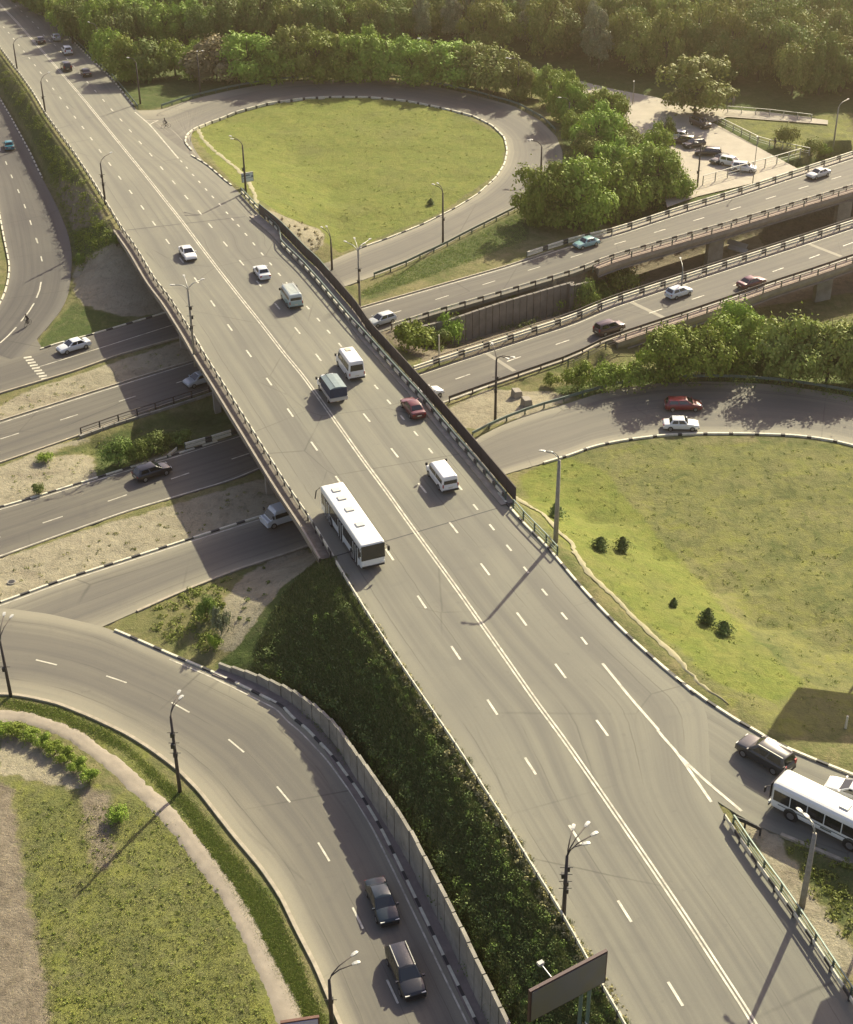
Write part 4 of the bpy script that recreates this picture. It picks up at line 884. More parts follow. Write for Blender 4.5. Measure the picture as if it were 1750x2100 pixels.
lamp(D(0, 1, 1165, 735), D(0, 1, 1132, 300), [D(0, 1, 1100, 220), D(0, 1, 1045, 268), D(0, 1, 1195, 240)], 'several headed lamp mast standing at the left rail in mid bridge', z=lambda x, y: zm(x, y) - 1, mt='polec', extra=3)
lamp(D(1, 1, 1285, 1080), D(1, 1, 1315, 715), [D(1, 1, 1345, 703), D(1, 1, 1375, 697), D(1, 1, 1270, 625)], 'lamp with three heads on the sandy verge between the nearer highway and the slip road', extra=2)
lamp(D(2, 1, 705, 520), D(2, 1, 740, 190), [D(2, 1, 703, 65)], 'pale lamp rising through the trees in front of the nearer highway', mt='polec')
lamp(D(2, 0, 815, 1170), D(2, 0, 835, 880), [D(2, 0, 826, 850)], 'dark pole at the near corner of the parking lot', mt='pole', extra=1)
lamp(D(2, 0, 1150, 1100), D(2, 0, 1178, 830), [D(2, 0, 1180, 812)], 'thin pale pole before the white parked cars', mt='polec', thick=.06)
lamp(D(2, 0, 1625, 920), D(2, 0, 1655, 640), [D(2, 0, 1715, 594)], 'pale lamp beside the bushes right of the parking lot', mt='polec')
lamp(D(2, 0, 435, 625), D(2, 0, 440, 500), [D(2, 0, 443, 482)], 'short pale lamp on the path at the wood edge', mt='polec', thick=.08)
lamp((1139.7, 1111.6), (1147.6, 945), [D(1, 1, 1585, 1262), D(1, 1, 1640, 1278), D(1, 1, 1690, 1279)], 'tall lamp mast on the field slope right of the bridge end', mt='polec', thick=.19)
lamp((22.3, 1427.8), (0, 1314), [D(0, 2, 22, 812), D(0, 2, 60, 828)], 'twin headed lamp at the left picture edge beside the junction', extra=1)
lamp((369.5, 1624.4), (338.6, 1470), [D(0, 2, 1060, 1283), D(0, 2, 1068, 1312)], 'twin headed dark lamp on the grass verge of the curved ramp', extra=3)
lamp((680.8, 2098.8), (676.3, 2010), [D(1, 3, 425, 1412), D(1, 3, 430, 1461)], 'twin headed dark lamp at the bottom edge beside the curved ramp', extra=1)
lamp((1155.2, 1895), (1156.9, 1755), [D(2, 3, 150, 640), D(2, 3, 185, 692), D(2, 3, 75, 660), D(2, 3, 130, 745)], 'lamp mast with four heads at the lower left rail of the main road', extra=4, z=lambda x, y: zm(x, y) - .8)
lamp((1645.1, 1858.2), (1684.7, 1710), [D(2, 3, 1450, 558), D(2, 3, 1490, 592)], 'pale concrete lamp on the dry island in front of the white bus at right', mt='polec', thick=.19, extra=0)

# ------------------------------------------------------------------ signs and billboards
def board(name, label, c, wd, ht, face, zb_, legs, mt_face, frame, tilt=0, cat='billboard'):
    root = empty(name, c, face); tag(root, label, cat); mb = MB()
    mb.box((0, 0, zb_ + ht / 2), (wd, .22, ht)); mb.build('panel', frame, root)
    mf = MB(); mf.box((0, -.14, zb_ + ht / 2), (wd - .25, .05, ht - .25)); mf.build('poster', mt_face, root)
    for lx in legs:
        ml = MB(); ml.tube([(lx, .05, -1.2), (lx, .05, zb_ + .1)], .13, 8); ml.build('leg', M['palegreen'], root)
    return root
b1 = U(1207, 2060, 3.2); dirv = (U(1245, 1950, 6) - U(1086, 2032, 6)); az = math.atan2(dirv.y, dirv.x)
g = NG('faded_poster'); nz = g.noise(.5, 1); g.L(g.mix(g.rng(nz, .35, .65), (.13, .128, .12), (.14, .128, .085)), g.b.inputs['Base Color']); g.b.inputs['Roughness'].default_value = .5
pa = U(1086, 2032, 12.2); pb_ = U(1245, 1948, 12.2); az = math.atan2(pb_.y - pa.y, pb_.x - pa.x); wd_ = (pb_ - pa).length
ctr = (pa + pb_) / 2; gz_ = tz(ctr.x + wd_ * .25 * math.cos(az), ctr.y + wd_ * .25 * math.sin(az)); bb = board('billboard', 'wide grey roadside billboard on two steel legs above the lower left bushes', (ctr.x, ctr.y, gz_), wd_, 2.9, az, 12.2 - 2.9 - gz_, (wd_ * .2, wd_ * .31), g.m, mat('dark_red_frame', (.05, .02, .02), .6)); top_ = 12.2 - gz_
mf = MB(); mf.tube([(-1.2, 1.2, top_), (-1.2, .2, top_ - .1)], .04, 5); mf.box((-1.2, 1.35, top_ + .05), (.4, .28, .2)); fl = mf.build('floodlight', M['lampw'], bb)
mf = MB(); mf.tube([(wd_ * .26, -1.3, 1.2), (wd_ * .26, -.1, 1.5)], .04, 5); mf.box((wd_ * .26, -1.4, 1.2), (.4, .28, .2)); mf.build('floodlight', M['lampw'], bb)
# two unseen panels added beyond the right side to cast the shade seen there
for (u_, v_, zt_, hb_, wdd, ht_, az_, lb_) in ((1708, 1552, 2.8, 14, 12, 8.0, .15, 'unseen panel added beyond the white bus to throw shade on the field'), (1722, 2096, 5.7, 10, 5.5, 4.0, .5, 'unseen panel added beyond the lower right corner to throw shade on the road')):
    P = U(u_, v_, zt_); k_ = hb_ / math.tan(SUN_EL); bx, by = P.x + math.sin(SUN_AZ) * k_, P.y + math.cos(SUN_AZ) * k_
    board('billboard', lb_, (bx, by, zt_), wdd, ht_, az_, hb_ - ht_ / 2, (-1, 1), M['conc'], M['steel'])  # billboard shape used only as an unseen stand-in shade caster
# small notice on the lamp post: pale blue panel with a dark line of lettering
def text_mesh(txt, size, mt, parent, loc, rot):
    cu = bpy.data.curves.new('lettering', 'FONT'); cu.body = txt; cu.size = size; cu.extrude = .004; cu.align_x = 'CENTER'; cu.align_y = 'CENTER'
    o = bpy.data.objects.new('tmp', cu); me = bpy.data.meshes.new_from_object(o); bpy.data.objects.remove(o); me.materials.clear(); me.materials.append(mt)
    t = link('lettering', me, parent); t.location = loc; t.rotation_euler = rot; return t
p0, p1 = U(495, 358, 6.6), U(519, 354, 6.6)
sg = board('pole_sign', 'small pale blue advertising panel on the lamp post beside the loop lawn', ((p0.x + p1.x) / 2, (p0.y + p1.y) / 2, 0), (p1 - p0).length, 1.5, math.atan2(p1.y - p0.y, p1.x - p0.x), 5.3, (), mat('pale_blue_panel', (.5, .58, .58), .5), M['steel'], cat='sign')
mb = MB()
for k in range(8): mb.box((-.85 + k * .16, -.18, 6.4), (.12, .03, .22))
for k in range(6): mb.box((-.7 + k * .24, -.18, 6.0), (.16, .03, .08))
mb.box((.75, -.18, 6.15), (.3, .03, .3)); mb.build('lettering', mat('sign_blue', (.05, .09, .14), .6), sg)
pa = U(575, 2098, 3.5); pb_ = U(655, 2086, 3.5); pb_ = pa + (pb_ - pa) * 1.0
az2 = math.atan2(pb_.y - pa.y, pb_.x - pa.x)
board('billboard', 'billboard at the bottom edge with a brown frame and a pale face, beside the footpath', ((pa.x + pb_.x) / 2, (pa.y + pb_.y) / 2, -.1), (pb_ - pa).length, 2.6, az2, 1.1, (.8,), mat('pale_face', (.45, .42, .5), .5), mat('brown_frame', (.12, .05, .03), .6))

# ------------------------------------------------------------------ vehicles
WH = {}
def wheel(parent, x, y, r, w_=.2):
    k = (round(r, 2), w_)
    if k not in WH:
        mb = MB(); mb.tube([(0, -w_ / 2, 0), (0, w_ / 2, 0)], r, 16); t = mb.build('tyre', M['tyre'], None)
        mb = MB(); mb.tube([(0, -w_ / 2 - .012, 0), (0, w_ / 2 + .012, 0)], r * .62, 12); q = mb.build('rim', M['rim'], None)
        WH[k] = (t.data, q.data); bpy.data.objects.remove(t); bpy.data.objects.remove(q)
    o = link('wheel', WH[k][0], parent); o.location = (x, y, r); q = link('rim', WH[k][1], o)
def panel(parent, name, quad, mt, off=.014, inset=(.06, .94, .08, .92)):
    a, b, c, d = [Vector(p) for p in quad]; n = (b - a).cross(d - a).normalized()
    P = lambda s, t: (a.lerp(b, s)).lerp(d.lerp(c, s), t) + n * off
    s0, s1, t0, t1 = inset; mb = MB(); mb.quad(P(s0, t0), P(s1, t0), P(s1, t1), P(s0, t1)); q = [P(s0, t0), P(s1, t0), P(s1, t1), P(s0, t1)]
    for i in range(4): mb.quad(q[i], q[(i + 1) % 4], q[(i + 1) % 4] - n * (off + .01), q[i] - n * (off + .01))
    return mb.build(name, mt, parent, fixn=False)
KIND = {  # L, W, H, belt, hood front height, deck height; cabin x: rear base, rear roof, front roof, windscreen base (fractions from the rear)
    'sedan': (4.4, 1.72, 1.42, .92, .72, .95, .14, .29, .56, .74), 'hatch': (4.0, 1.70, 1.46, .93, .74, .9, .02, .12, .56, .75),
    'wagon': (4.6, 1.78, 1.5, .96, .76, .95, .015, .09, .58, .76), 'suv': (4.6, 1.85, 1.75, 1.1, .92, 1.05, .015, .07, .60, .75),
    'boxy': (4.1, 1.66, 1.40, .9, .74, .88, .17, .25, .58, .70)}
def body_mesh(L, W, H_, belt, hoodz, deckz, c0, c1, c2, c3, parent, mt):
    xs = [0, .03, .1, .2, .35, .5, .65, .75, .88, .96, 1.0]
    def top(t):
        if t < c0: return deckz - (c0 - t) * .15 if c0 > .05 else belt
        if t > c3: return belt - (belt - hoodz) * ((t - c3) / (1 - c3)) ** 1.3
        return belt
    def hw(t): return W / 2 * (1 - .14 * max(0, (t - .9) / .1) ** 1.6 - .10 * max(0, (.07 - t) / .07) ** 1.6)
    v = []; f = []
    for i, t in enumerate(xs):
        x = (t - .5) * L; w_ = hw(t); z1 = top(t); zb_ = .22 + (.1 if t in (0, 1.0) else 0); e = .1 if i in (0, len(xs) - 1) else 0
        ring = [(w_ * .8, zb_), (w_ * .96, zb_ + .1), (w_, .5), (w_ * .985, z1 - .12), (w_ * .9, z1 - .01 - e), (w_ * .5, z1 + .025 - e), (0, z1 + .035 - e)]
        full_ = ring + [(-a, b) for a, b in ring[::-1][1:]]
        v += [(x, a, b) for a, b in full_]
    k = 13
    for i in range(len(xs) - 1):
        for j in range(k - 1): f.append((i * k + j, i * k + j + 1, (i + 1) * k + j + 1, (i + 1) * k + j))
        f.append((i * k + k - 1, i * k, (i + 1) * k, (i + 1) * k + k - 1))
    f.append(tuple(range(k))); f.append(tuple((len(xs) - 1) * k + j for j in range(k)))
    wb_ = W / 2 * .93; wt = W / 2 * .72; X = lambda c: (c - .5) * L; r = len(v)
    zb2 = belt - .02
    # greenhouse with a slightly crowned roof
    v += [(X(c0), -wb_, zb2), (X(c0), wb_, zb2), (X(c1), -wt, H_ - .05), (X(c1), wt, H_ - .05), (X(c2), -wt, H_ - .05), (X(c2), wt, H_ - .05), (X(c3), -wb_, zb2), (X(c3), wb_, zb2),
          (X(c1) + .15, 0, H_), (X(c2) - .12, 0, H_)]
    for q in ((0, 1, 3, 2), (4, 5, 7, 6), (0, 2, 4, 6), (1, 7, 5, 3), (2, 3, 8), (2, 8, 9, 4), (3, 5, 9, 8), (4, 9, 5)): f.append(tuple(r + i for i in q))
    me = bpy.data.meshes.new('body'); me.from_pydata(v, [], f); me.materials.append(mt)
    bm = bmesh.new(); bm.from_mesh(me); bmesh.ops.recalc_face_normals(bm, faces=bm.faces); bm.to_mesh(me); bm.free()
    me.polygons.foreach_set('use_smooth', [True] * len(me.polygons))
    o = link('body', me, parent); bv = o.modifiers.new('soft', 'BEVEL'); bv.width = .06; bv.segments = 3; bv.angle_limit = R(22); bv.limit_method = 'ANGLE'
    try: bv.harden_normals = False
    except Exception: pass
    return wb_, wt, X, zb2
PC = {}
def getpaint(col):
    if col not in PC: PC[col] = paint(col)
    return PC[col]
def car(label, kind, col, pos, head, zf, s=1.0, roof=None, cat='car', lights=None, group=None, hoff=.6, name='car'):
    L, W, H_, belt, hz, dz, c0, c1, c2, c3 = KIND[kind]
    P = U(pos[0], pos[1], (lambda x, y: zf(x, y) + hoff)); Q = U(pos[0] + head[0], pos[1] + head[1], (lambda x, y: zf(x, y) + hoff))
    az = math.atan2(Q.y - P.y, Q.x - P.x); z = zf(P.x, P.y)
    root = empty(name, (P.x, P.y, z), az); root.scale = (s, s, s); tag(root, label, cat, group)
    dz_ = (zf(P.x + math.cos(az) * 2, P.y + math.sin(az) * 2) - zf(P.x - math.cos(az) * 2, P.y - math.sin(az) * 2)) / 4; root.rotation_euler = (0, -math.atan(dz_), az)
    mt = getpaint(col); wb_, wt, X, zb2 = body_mesh(L, W, H_, belt, hz, dz, c0, c1, c2, c3, root, mt)
    zt = H_ - .05; gl = M['glass']
    panel(root, 'windscreen', [(X(c3), -wb_, zb2), (X(c3), wb_, zb2), (X(c2), wt, zt), (X(c2), -wt, zt)], gl, inset=(.07, .93, .05, .93))
    panel(root, 'rear_window', [(X(c0), wb_, zb2), (X(c0), -wb_, zb2), (X(c1), -wt, zt), (X(c1), wt, zt)], gl, inset=(.1, .9, .15, .9))
    for sgn in (1, -1):
        P0 = [(X(c0), sgn * wb_, zb2), (X(c3), sgn * wb_, zb2), (X(c2), sgn * wt, zt), (X(c1), sgn * wt, zt)]
        if sgn > 0: P0 = [P0[1], P0[0], P0[3], P0[2]]
        for ins in ((.1, .46, .14, .88), (.51, .9, .14, .88)): panel(root, 'side_window', P0, gl, inset=ins)
        hx = L / 2 - .16; mb = MB(); mb.box((hx, sgn * W / 2 * .66, hz - .1), (.26, .32, .15)); lh = mb.build('headlight', M['lens'], root)
        mb = MB(); mb.box((-L / 2 + .06, sgn * W / 2 * .74, belt - .18 if kind != 'suv' else belt - .1), (.14, .26, .16 if kind != 'suv' else .4)); mb.build('tail_light', M['red'], root)
        mb = MB(); mb.box((X(c3) - .12, sgn * (W / 2 + .07), belt + .06), (.12, .2, .14)); mb.build('wing_mirror', mt, root)
        r_ = .31 if kind != 'suv' else .36
        for xx in (-L * .30, L * .31): wheel(root, xx, sgn * (W / 2 - .085), r_)
    mb = MB(); mb.box((L / 2 - .02, 0, .36), (.1, W * .8, .18)); mb.box((L / 2 - .05, 0, hz - .13), (.08, W * .34, .1)); mb.build('grille', M['plastic'], root)
    mb = MB(); mb.box((-L / 2 + .01, 0, .4), (.08, W * .84, .2)); mb.build('rear_bumper', M['plastic'] if kind == 'suv' else mt, root)
    mb = MB(); mb.box((-L / 2 - .015, 0, .62), (.03, .5, .12)); mb.build('number_plate', M['kwhite'], root)
    if kind in ('suv', 'wagon') and roof:
        for sgn in (1, -1):
            mb = MB(); mb.bar((X(c1) + .1, sgn * (wt - .06), H_ + .03), (X(c2) - .1, sgn * (wt - .06), H_ + .03), .05, .05); mb.build('roof_rail', M['steel'], root)
    return root
W_ = (.72, .72, .68); BLK = (.012, .012, .014); SIL = (.42, .45, .44); TEAL = (.02, .16, .2); MAR = (.13, .018, .018); GRB = (.02, .03, .035)
ml = (62, 84)                                           # driving direction on the near carriageways of the main road
car('black sedan highest in the picture, left of the silver one', 'sedan', BLK, (83, 82), (-12, -14), zm)
car('silver grey sedan right of the topmost black one', 'sedan', SIL, (115, 76), (-12, -14), zm)
car('white off-roader among the far dark cars at upper left', 'suv', W_, (138, 104), (-12, -15), zm)
car('black off-roader behind the white one at upper left', 'suv', BLK, (136, 137), (-12, -15), zm)
car('black sedan in the kerb lane at upper left, rearmost of the far group', 'sedan', BLK, (176, 148), (-12, -15), zm)
car('white sedan coming toward the camera alone on the left half of the bridge', 'sedan', W_, (385, 518), (54, 74), zm)
car('white sedan with a dark spoiler just ahead of the pale green van', 'boxy', (.6, .62, .6), (537, 557), (-46, -64), zm)
car('dark red sedan by the right barrier of the bridge', 'sedan', (.1, .012, .014), (847, 835), (-60, -77), zm)
car('dark blue green sedan with lit headlights on the curved ramp', 'sedan', (.008, .018, .024), (784, 1848), (38, 100), zl, s=1.02)
car('black estate car with silver roof rails, nearest the camera on the curved ramp', 'wagon', (.008, .01, .013), (832, 1992), (42, 100), zl, s=1.04, roof=1)
car('dark grey off-roader with a sunlit silver roof waiting before the white bus at right', 'suv', (.035, .037, .037), (1570, 1548), (-62, -36), zm, s=1.02, roof=1)
car('white car cut by the right edge beside the white bus', 'sedan', W_, (1752, 1625), (-70, -27), zm)
car('white sedan on the service road left of the bridge', 'sedan', (.62, .64, .62), (151, 708), (-75, 22), zl)
car('silver hatchback half hidden under the left edge of the bridge', 'hatch', SIL, (409, 777), (-75, 24), zl)
car('black hatchback blurred on the lower highway left of the bridge', 'hatch', BLK, (312, 966), (75, -25), zl, s=1.06)
car('teal sedan on the curved road at the left edge', 'boxy', TEAL, (18, 297), (-12, -38), zleft)
car('pale grey hatchback emerging from under the bridge on the upper highway', 'hatch', SIL, (783, 655), (-60, 19), zl)
car('light turquoise sedan in the tree shade on the upper highway', 'boxy', (.25, .42, .4), (1203, 497), (-60, 16), zl)
car('silver white sedan near the right edge on the upper highway', 'sedan', (.55, .55, .5), (1679, 355), (-60, 18), zl)
car('dark brown off-roader on the nearer highway', 'suv', (.05, .025, .03), (1250, 672), (62, -19), zl, s=.95)
car('white hatchback passing the pale lamp on the nearer highway', 'hatch', (.62, .66, .62), (1393, 598), (62, -20), zl)
car('dark red sedan furthest right on the nearer highway', 'sedan', (.09, .015, .02), (1542, 578), (62, -19), zl)
car('white car just coming out from beneath the bridge fence on the nearer highway', 'hatch', W_, (877, 806), (60, -20), zl)
car('white sedan beside the red hatchback on the slip road', 'boxy', W_, (1397, 869), (60, 1), zl, s=1.02)
car('red hatchback in the outer lane of the slip road', 'wagon', (.16, .012, .018), (1402, 829), (60, 0), zl, s=.97)
zlot = lambda x, y: -.46
car('white car furthest up the parked row by the trees', 'hatch', W_, (1388, 276), (-20, -2), zlot, group='cars in the parking lot')
car('black car second in the parked row, nearest the trees', 'suv', BLK, (1402, 287), (-20, -2), zlot, s=.9, group='cars in the parking lot')
car('black hatchback third in the parked row', 'hatch', BLK, (1424, 294), (-20, 3), zlot, group='cars in the parking lot')
car('long black estate parked alone in mid row', 'wagon', BLK, (1453, 311), (-20, -1), zlot, group='cars in the parking lot')
car('dark green saloon parked beside the white pair', 'sedan', (.03, .045, .04), (1480, 325), (-20, 6), zlot, group='cars in the parking lot')
car('white off-roader between the green car and the white hatchback in the lot', 'suv', W_, (1500, 332), (20, 4), zlot, s=.9, group='cars in the parking lot')
car('white hatchback at the near end of the parked row', 'suv', W_, (1526, 343), (20, 2), zlot, s=.92, group='cars in the parking lot')
car('dark off-roader driving in at the top of the parking lot', 'suv', (.03, .02, .022), (1437, 252), (20, 9), zlot, group='cars in the parking lot')

def shell(name, pts, mt, parent, bevel=.08):
    """closed hexahedron from 4 lower and 4 upper points"""
    mb = MB(); mb.v = [tuple(p) for p in pts]; mb.f = [(0, 3, 2, 1), (4, 5, 6, 7), (0, 1, 5, 4), (1, 2, 6, 5), (2, 3, 7, 6), (3, 0, 4, 7)]; mb.m = [0] * 6
    o = mb.build(name, mt, parent, smooth=False); b = o.modifiers.new('soft', 'BEVEL'); b.width = bevel; b.segments = 3; b.limit_method = 'NONE'; return o
def hexa(x0, x1, w0, w1, z0, z1, dx0=0, dx1=0):
    return [(x0, -w0, z0), (x1, -w0, z0), (x1, w0, z0), (x0, w0, z0), (x0 + dx0, -w1, z1), (x1 - dx1, -w1, z1), (x1 - dx1, w1, z1), (x0 + dx0, w1, z1)]
def place(name, label, cat, pos, head, zf, hoff, s=1):
    P = U(pos[0], pos[1], (lambda x, y: zf(x, y) + hoff)); Q = U(pos[0] + head[0], pos[1] + head[1], (lambda x, y: zf(x, y) + hoff)); az = math.atan2(Q.y - P.y, Q.x - P.x)
    root = empty(name, (P.x, P.y, zf(P.x, P.y)), az); root.scale = (s, s, s); tag(root, label, cat); return root
def lights(root, L, W, zf_, zr, mt):
    for sgn in (1, -1):
        mb = MB(); mb.box((L / 2 - .02, sgn * W * .38, zf_), (.1, .3, .2)); mb.build('headlight', M['lens'], root)
        mb = MB(); mb.box((-L / 2, sgn * W * .44, zr), (.06, .12, .36)); mb.build('tail_light', M['red'], root)
        mb = MB(); mb.box((L / 2 - .7, sgn * (W / 2 + .16), zf_ + .75), (.14, .22, .32)); mb.build('wing_mirror', M['plastic'], root)
def van(label, pos, head, L, W, H_, col, lower=None, name='van', nose=1.1, cat='van', hatchroof=True, s=1, zf=zm, rack=False, belt=1.15):
    root = place(name, label, cat, pos, head, zf, H_ * .5, s); mt = getpaint(col); lo = getpaint(lower) if lower else mt
    shell('body', hexa(-L / 2, L / 2, W / 2, W / 2 * .98, .28, belt, .0, .12), lo, root, .1)
    xf = L / 2 - nose
    shell('roof', hexa(-L / 2 + .02, xf + nose * .62, W / 2 * .98, W / 2 * .86, belt - .08, H_, .06, nose * .62 + .1), mt, root, .16)
    k = (W / 2 * .98, W / 2 * .86)
    y = lambda z: k[0] + (k[1] - k[0]) * (z - belt + .08) / (H_ - belt + .08)
    x0, x1 = -L / 2 + .06, xf + nose * .62
    zr_ = lambda z: (z - belt + .08) / (H_ - belt + .08)
    F_ = lambda x, sg, z: (x, sg * y(z), z)
    n = max(2, int((L - nose - .6) / 1.25)); za, zb_ = belt + .1, H_ - .42
    for sg in (1, -1):
        for i in range(n):
            a = x0 + .25 + (xf - .1 - x0) * i / n; b = x0 + .25 + (xf - .1 - x0) * (i + 1) / n - .12
            q = [F_(a, sg, za), F_(b, sg, za), F_(b, sg, zb_), F_(a, sg, zb_)]
            if sg > 0: q = [q[1], q[0], q[3], q[2]]
            panel(root, 'side_window', q, M['glass'], .02, (0, 1, 0, 1))
        for xx in (-L * .28, L * .33): wheel(root, xx, sg * (W / 2 - .1), .35, .24)
    xt = x1 - nose * .62 - .1
    fx = lambda z: x1 + (xt - x1) * zr_(z)
    q = [(fx(za), -y(za), za), (fx(za), y(za), za), (fx(zb_ + .1), y(zb_), zb_ + .1), (fx(zb_ + .1), -y(zb_), zb_ + .1)]; panel(root, 'windscreen', q, M['glass'], .025, (.05, .95, 0, 1))
    rx = lambda z: -L / 2 + .02 + .06 * zr_(z)
    q = [(rx(za), y(za), za), (rx(za), -y(za), za), (rx(zb_), -y(zb_), zb_), (rx(zb_), y(zb_), zb_)]; panel(root, 'rear_window', q, M['glass'], .025, (.09, .91, .05, 1))
    lights(root, L, W, .75, .95, mt)
    mb = MB(); mb.box((-L / 2 - .02, 0, .4), (.12, W * .96, .2)); mb.build('rear_bumper', M['plastic'], root)
    mb = MB(); mb.box((-L / 2 - .03, 0, .72), (.03, .5, .12)); mb.build('number_plate', M['kwhite'], root)
    if hatchroof: mb = MB(); mb.box((L * .14, 0, H_ + .02), (.7, .62, .09)); mb.build('roof_hatch', getpaint((.5, .47, .3)), root)
    if rack:
        mb = MB()
        for i in range(9): mb.box((-L / 2 + .5 + i * .38, 0, H_ + .12), (.06, W * .72, .05))
        for sg in (1, -1): mb.bar((-L / 2 + .4, sg * W * .36, H_ + .16), (xf - .1, sg * W * .36, H_ + .16), .05, .05)
        mb.build('roof_rack', M['lampw'], root)
    return root
van('tall white minibus seen from behind beside the blue truck', (718, 742), (-58, -78), 5.3, 2.0, 2.5, W_, name='minibus', cat='minibus', belt=1.2)
van('white people carrier near the right barrier beyond the bridge middle', (907, 972), (-64, -84), 4.8, 1.85, 1.95, W_, hatchroof=False, belt=1.0)
van('pale green old van with a roof rack behind the white sedan', (598, 606), (-50, -67), 4.4, 1.9, 2.05, (.52, .58, .54), lower=(.3, .42, .38), hatchroof=False, rack=True, nose=.5)
van('white van half hidden beneath the left edge of the bridge near the bus', (579, 1052), (-75, 25), 4.6, 1.9, 2.0, (.55, .57, .55), hatchroof=False, zf=zl, belt=1.0)
# small truck with a blue tarpaulin
t = place('truck', 'small white cab truck with a faded blue tarpaulin body', 'truck', (680, 794), (-55, -76), zm, 1.1)
wp_ = getpaint(W_); shell('cab', hexa(1.0, 2.75, .95, .9, .4, 1.15, 0, .1), wp_, t, .12); shell('cab_roof', hexa(1.0, 2.2, .93, .76, 1.05, 2.05, 0, .55), wp_, t, .14)
panel(t, 'windscreen', [(2.2, -.9, 1.15), (2.2, .9, 1.15), (1.72, .76, 1.95), (1.72, -.76, 1.95)], M['glass'], .06, (.05, .95, .05, .9))
for sg in (1, -1):
    q = [(1.15, sg * .93, 1.15), (2.0, sg * .93, 1.15), (1.7, sg * .78, 1.9), (1.15, sg * .78, 1.9)]; q = q if sg < 0 else [q[1], q[0], q[3], q[2]]
    panel(t, 'side_window', q, M['glass'], .05)
    for xx in (-1.5, 1.75): wheel(t, xx, sg * .85, .36, .26)
mb = MB(); mb.box((-.95, 0, .95), (3.7, 2.1, .42)); mb.build('load_bed', getpaint((.45, .43, .38)), t)
tb = mat('blue_tarpaulin', (.013, .028, .065), .7, var=.25, scale=3); shell('tarpaulin', hexa(-2.75, .85, 1.03, .98, 1.16, 2.25), tb, t, .06)
mb = MB()
for (a, b, za, zb_) in ((-.98, -.35, 2.27, 2.42), (-.35, .35, 2.42, 2.45), (.35, .98, 2.42, 2.27)): mb.quad((-2.7, a, za), (.82, a, za), (.82, b, zb_), (-2.7, b, zb_))
for x in (-2.7, .82): mb.poly([(x, -.98, 2.2), (x, -.98, 2.27), (x, -.35, 2.42), (x, .35, 2.45), (x, .98, 2.27), (x, .98, 2.2)])
mb.build('tarpaulin_roof', mat('sun_faded_tarpaulin', (.15, .2, .21), .75, var=.15, scale=2), t)
lights(t, 5.5, 1.95, .75, .85, wp_)
# city buses
def bus(label, pos, head, L, W, H_, zf, col, pods, name='city_bus', hoff=1.6, roundroof=.2, stripe=None, doors=(-.32, .02, .38)):
    root = place(name, label, 'bus', pos, head, zf, hoff); mt = getpaint(col)
    shell('body', hexa(-L / 2, L / 2, W / 2, W / 2 * .97, .32, H_), mt, root, roundroof)
    za, zb_ = 1.25, H_ - .55; n = int(L / 1.45)
    for sg in (1, -1):
        for i in range(n):
            a = -L / 2 + .45 + (L - .7) * i / n; b = a + (L - .7) / n - .1
            y_ = W / 2 * .985; q = [(a, sg * y_, za), (b, sg * y_, za), (b, sg * y_ * .995, zb_), (a, sg * y_ * .995, zb_)]; q = q if sg < 0 else [q[1], q[0], q[3], q[2]]
            panel(root, 'side_window', q, M['glass'], .03, (0, 1, 0, 1))
        for xx in (-L * .24, L * .29):
            mb = MB(); mb.tube([(xx, sg * (W / 2 - .3), .55), (xx, sg * (W / 2 + .012), .55)], .6, 18); mb.build('wheel_arch', M['plastic'], root); wheel(root, xx, sg * (W / 2 - .12), .48, .3)
    for dx in doors:
        mb = MB(); mb.box((dx * L, -W / 2 - .0, 1.3), (1.15, .07, 1.95)); d = mb.build('door', M['glass'], root)
        mb = MB(); mb.box((dx * L, -W / 2 - .02, 1.3), (.07, .08, 1.95)); mb.box((dx * L - .6, -W / 2 - .02, 1.3), (.07, .08, 1.95)); mb.box((dx * L + .6, -W / 2 - .02, 1.3), (.07, .08, 1.95)); mb.build('door_frame', mt, d)
    panel(root, 'windscreen', [(L / 2, -W / 2 * .95, 1.2), (L / 2, W / 2 * .95, 1.2), (L / 2, W / 2 * .93, H_ - .15), (L / 2, -W / 2 * .93, H_ - .15)], M['glass'], .02, (0, 1, 0, 1))
    panel(root, 'rear_window', [(-L / 2, W / 2 * .85, 1.6), (-L / 2, -W / 2 * .85, 1.6), (-L / 2, -W / 2 * .85, H_ - .5), (-L / 2, W / 2 * .85, H_ - .5)], M['glass'], .02, (0, 1, 0, 1))
    for px in pods:
        mb = MB(); mb.box((px * L, 0, H_ + .05), (.75, .85, .14)); o = mb.build('roof_hatch', getpaint((.6, .58, .48)), root); b = o.modifiers.new('soft', 'BEVEL'); b.width = .05; b.segments = 2
    for sg in (1, -1):
        mb = MB(); mb.box((L / 2 + .0, sg * W * .38, .72), (.1, .4, .2)); mb.build('headlight', M['lens'], root)
        mb = MB(); mb.box((-L / 2 - .0, sg * W * .4, 1.1), (.06, .22, .4)); mb.build('tail_light', M['red'], root)
        mb = MB(); mb.tube([(L / 2 - .05, sg * (W / 2 - .05), H_ - .35), (L / 2 + .3, sg * (W / 2 + .2), H_ - .4)], .03, 6); mb.box((L / 2 + .3, sg * (W / 2 + .2), H_ - .7), (.1, .22, .5)); mb.build('wing_mirror', M['plastic'], root)
    mb = MB(); mb.box((L / 2 + .01, 0, .45), (.06, W * .9, .2)); mb.build('bumper', M['plastic'], root)
    return root
bu = bus('long white city bus with roof hatches coming down the left side of the bridge', (722, 1075), (57, 84), 11.8, 2.5, 2.95, zm, (.74, .75, .68), (-.38, -.24, -.05, .2))
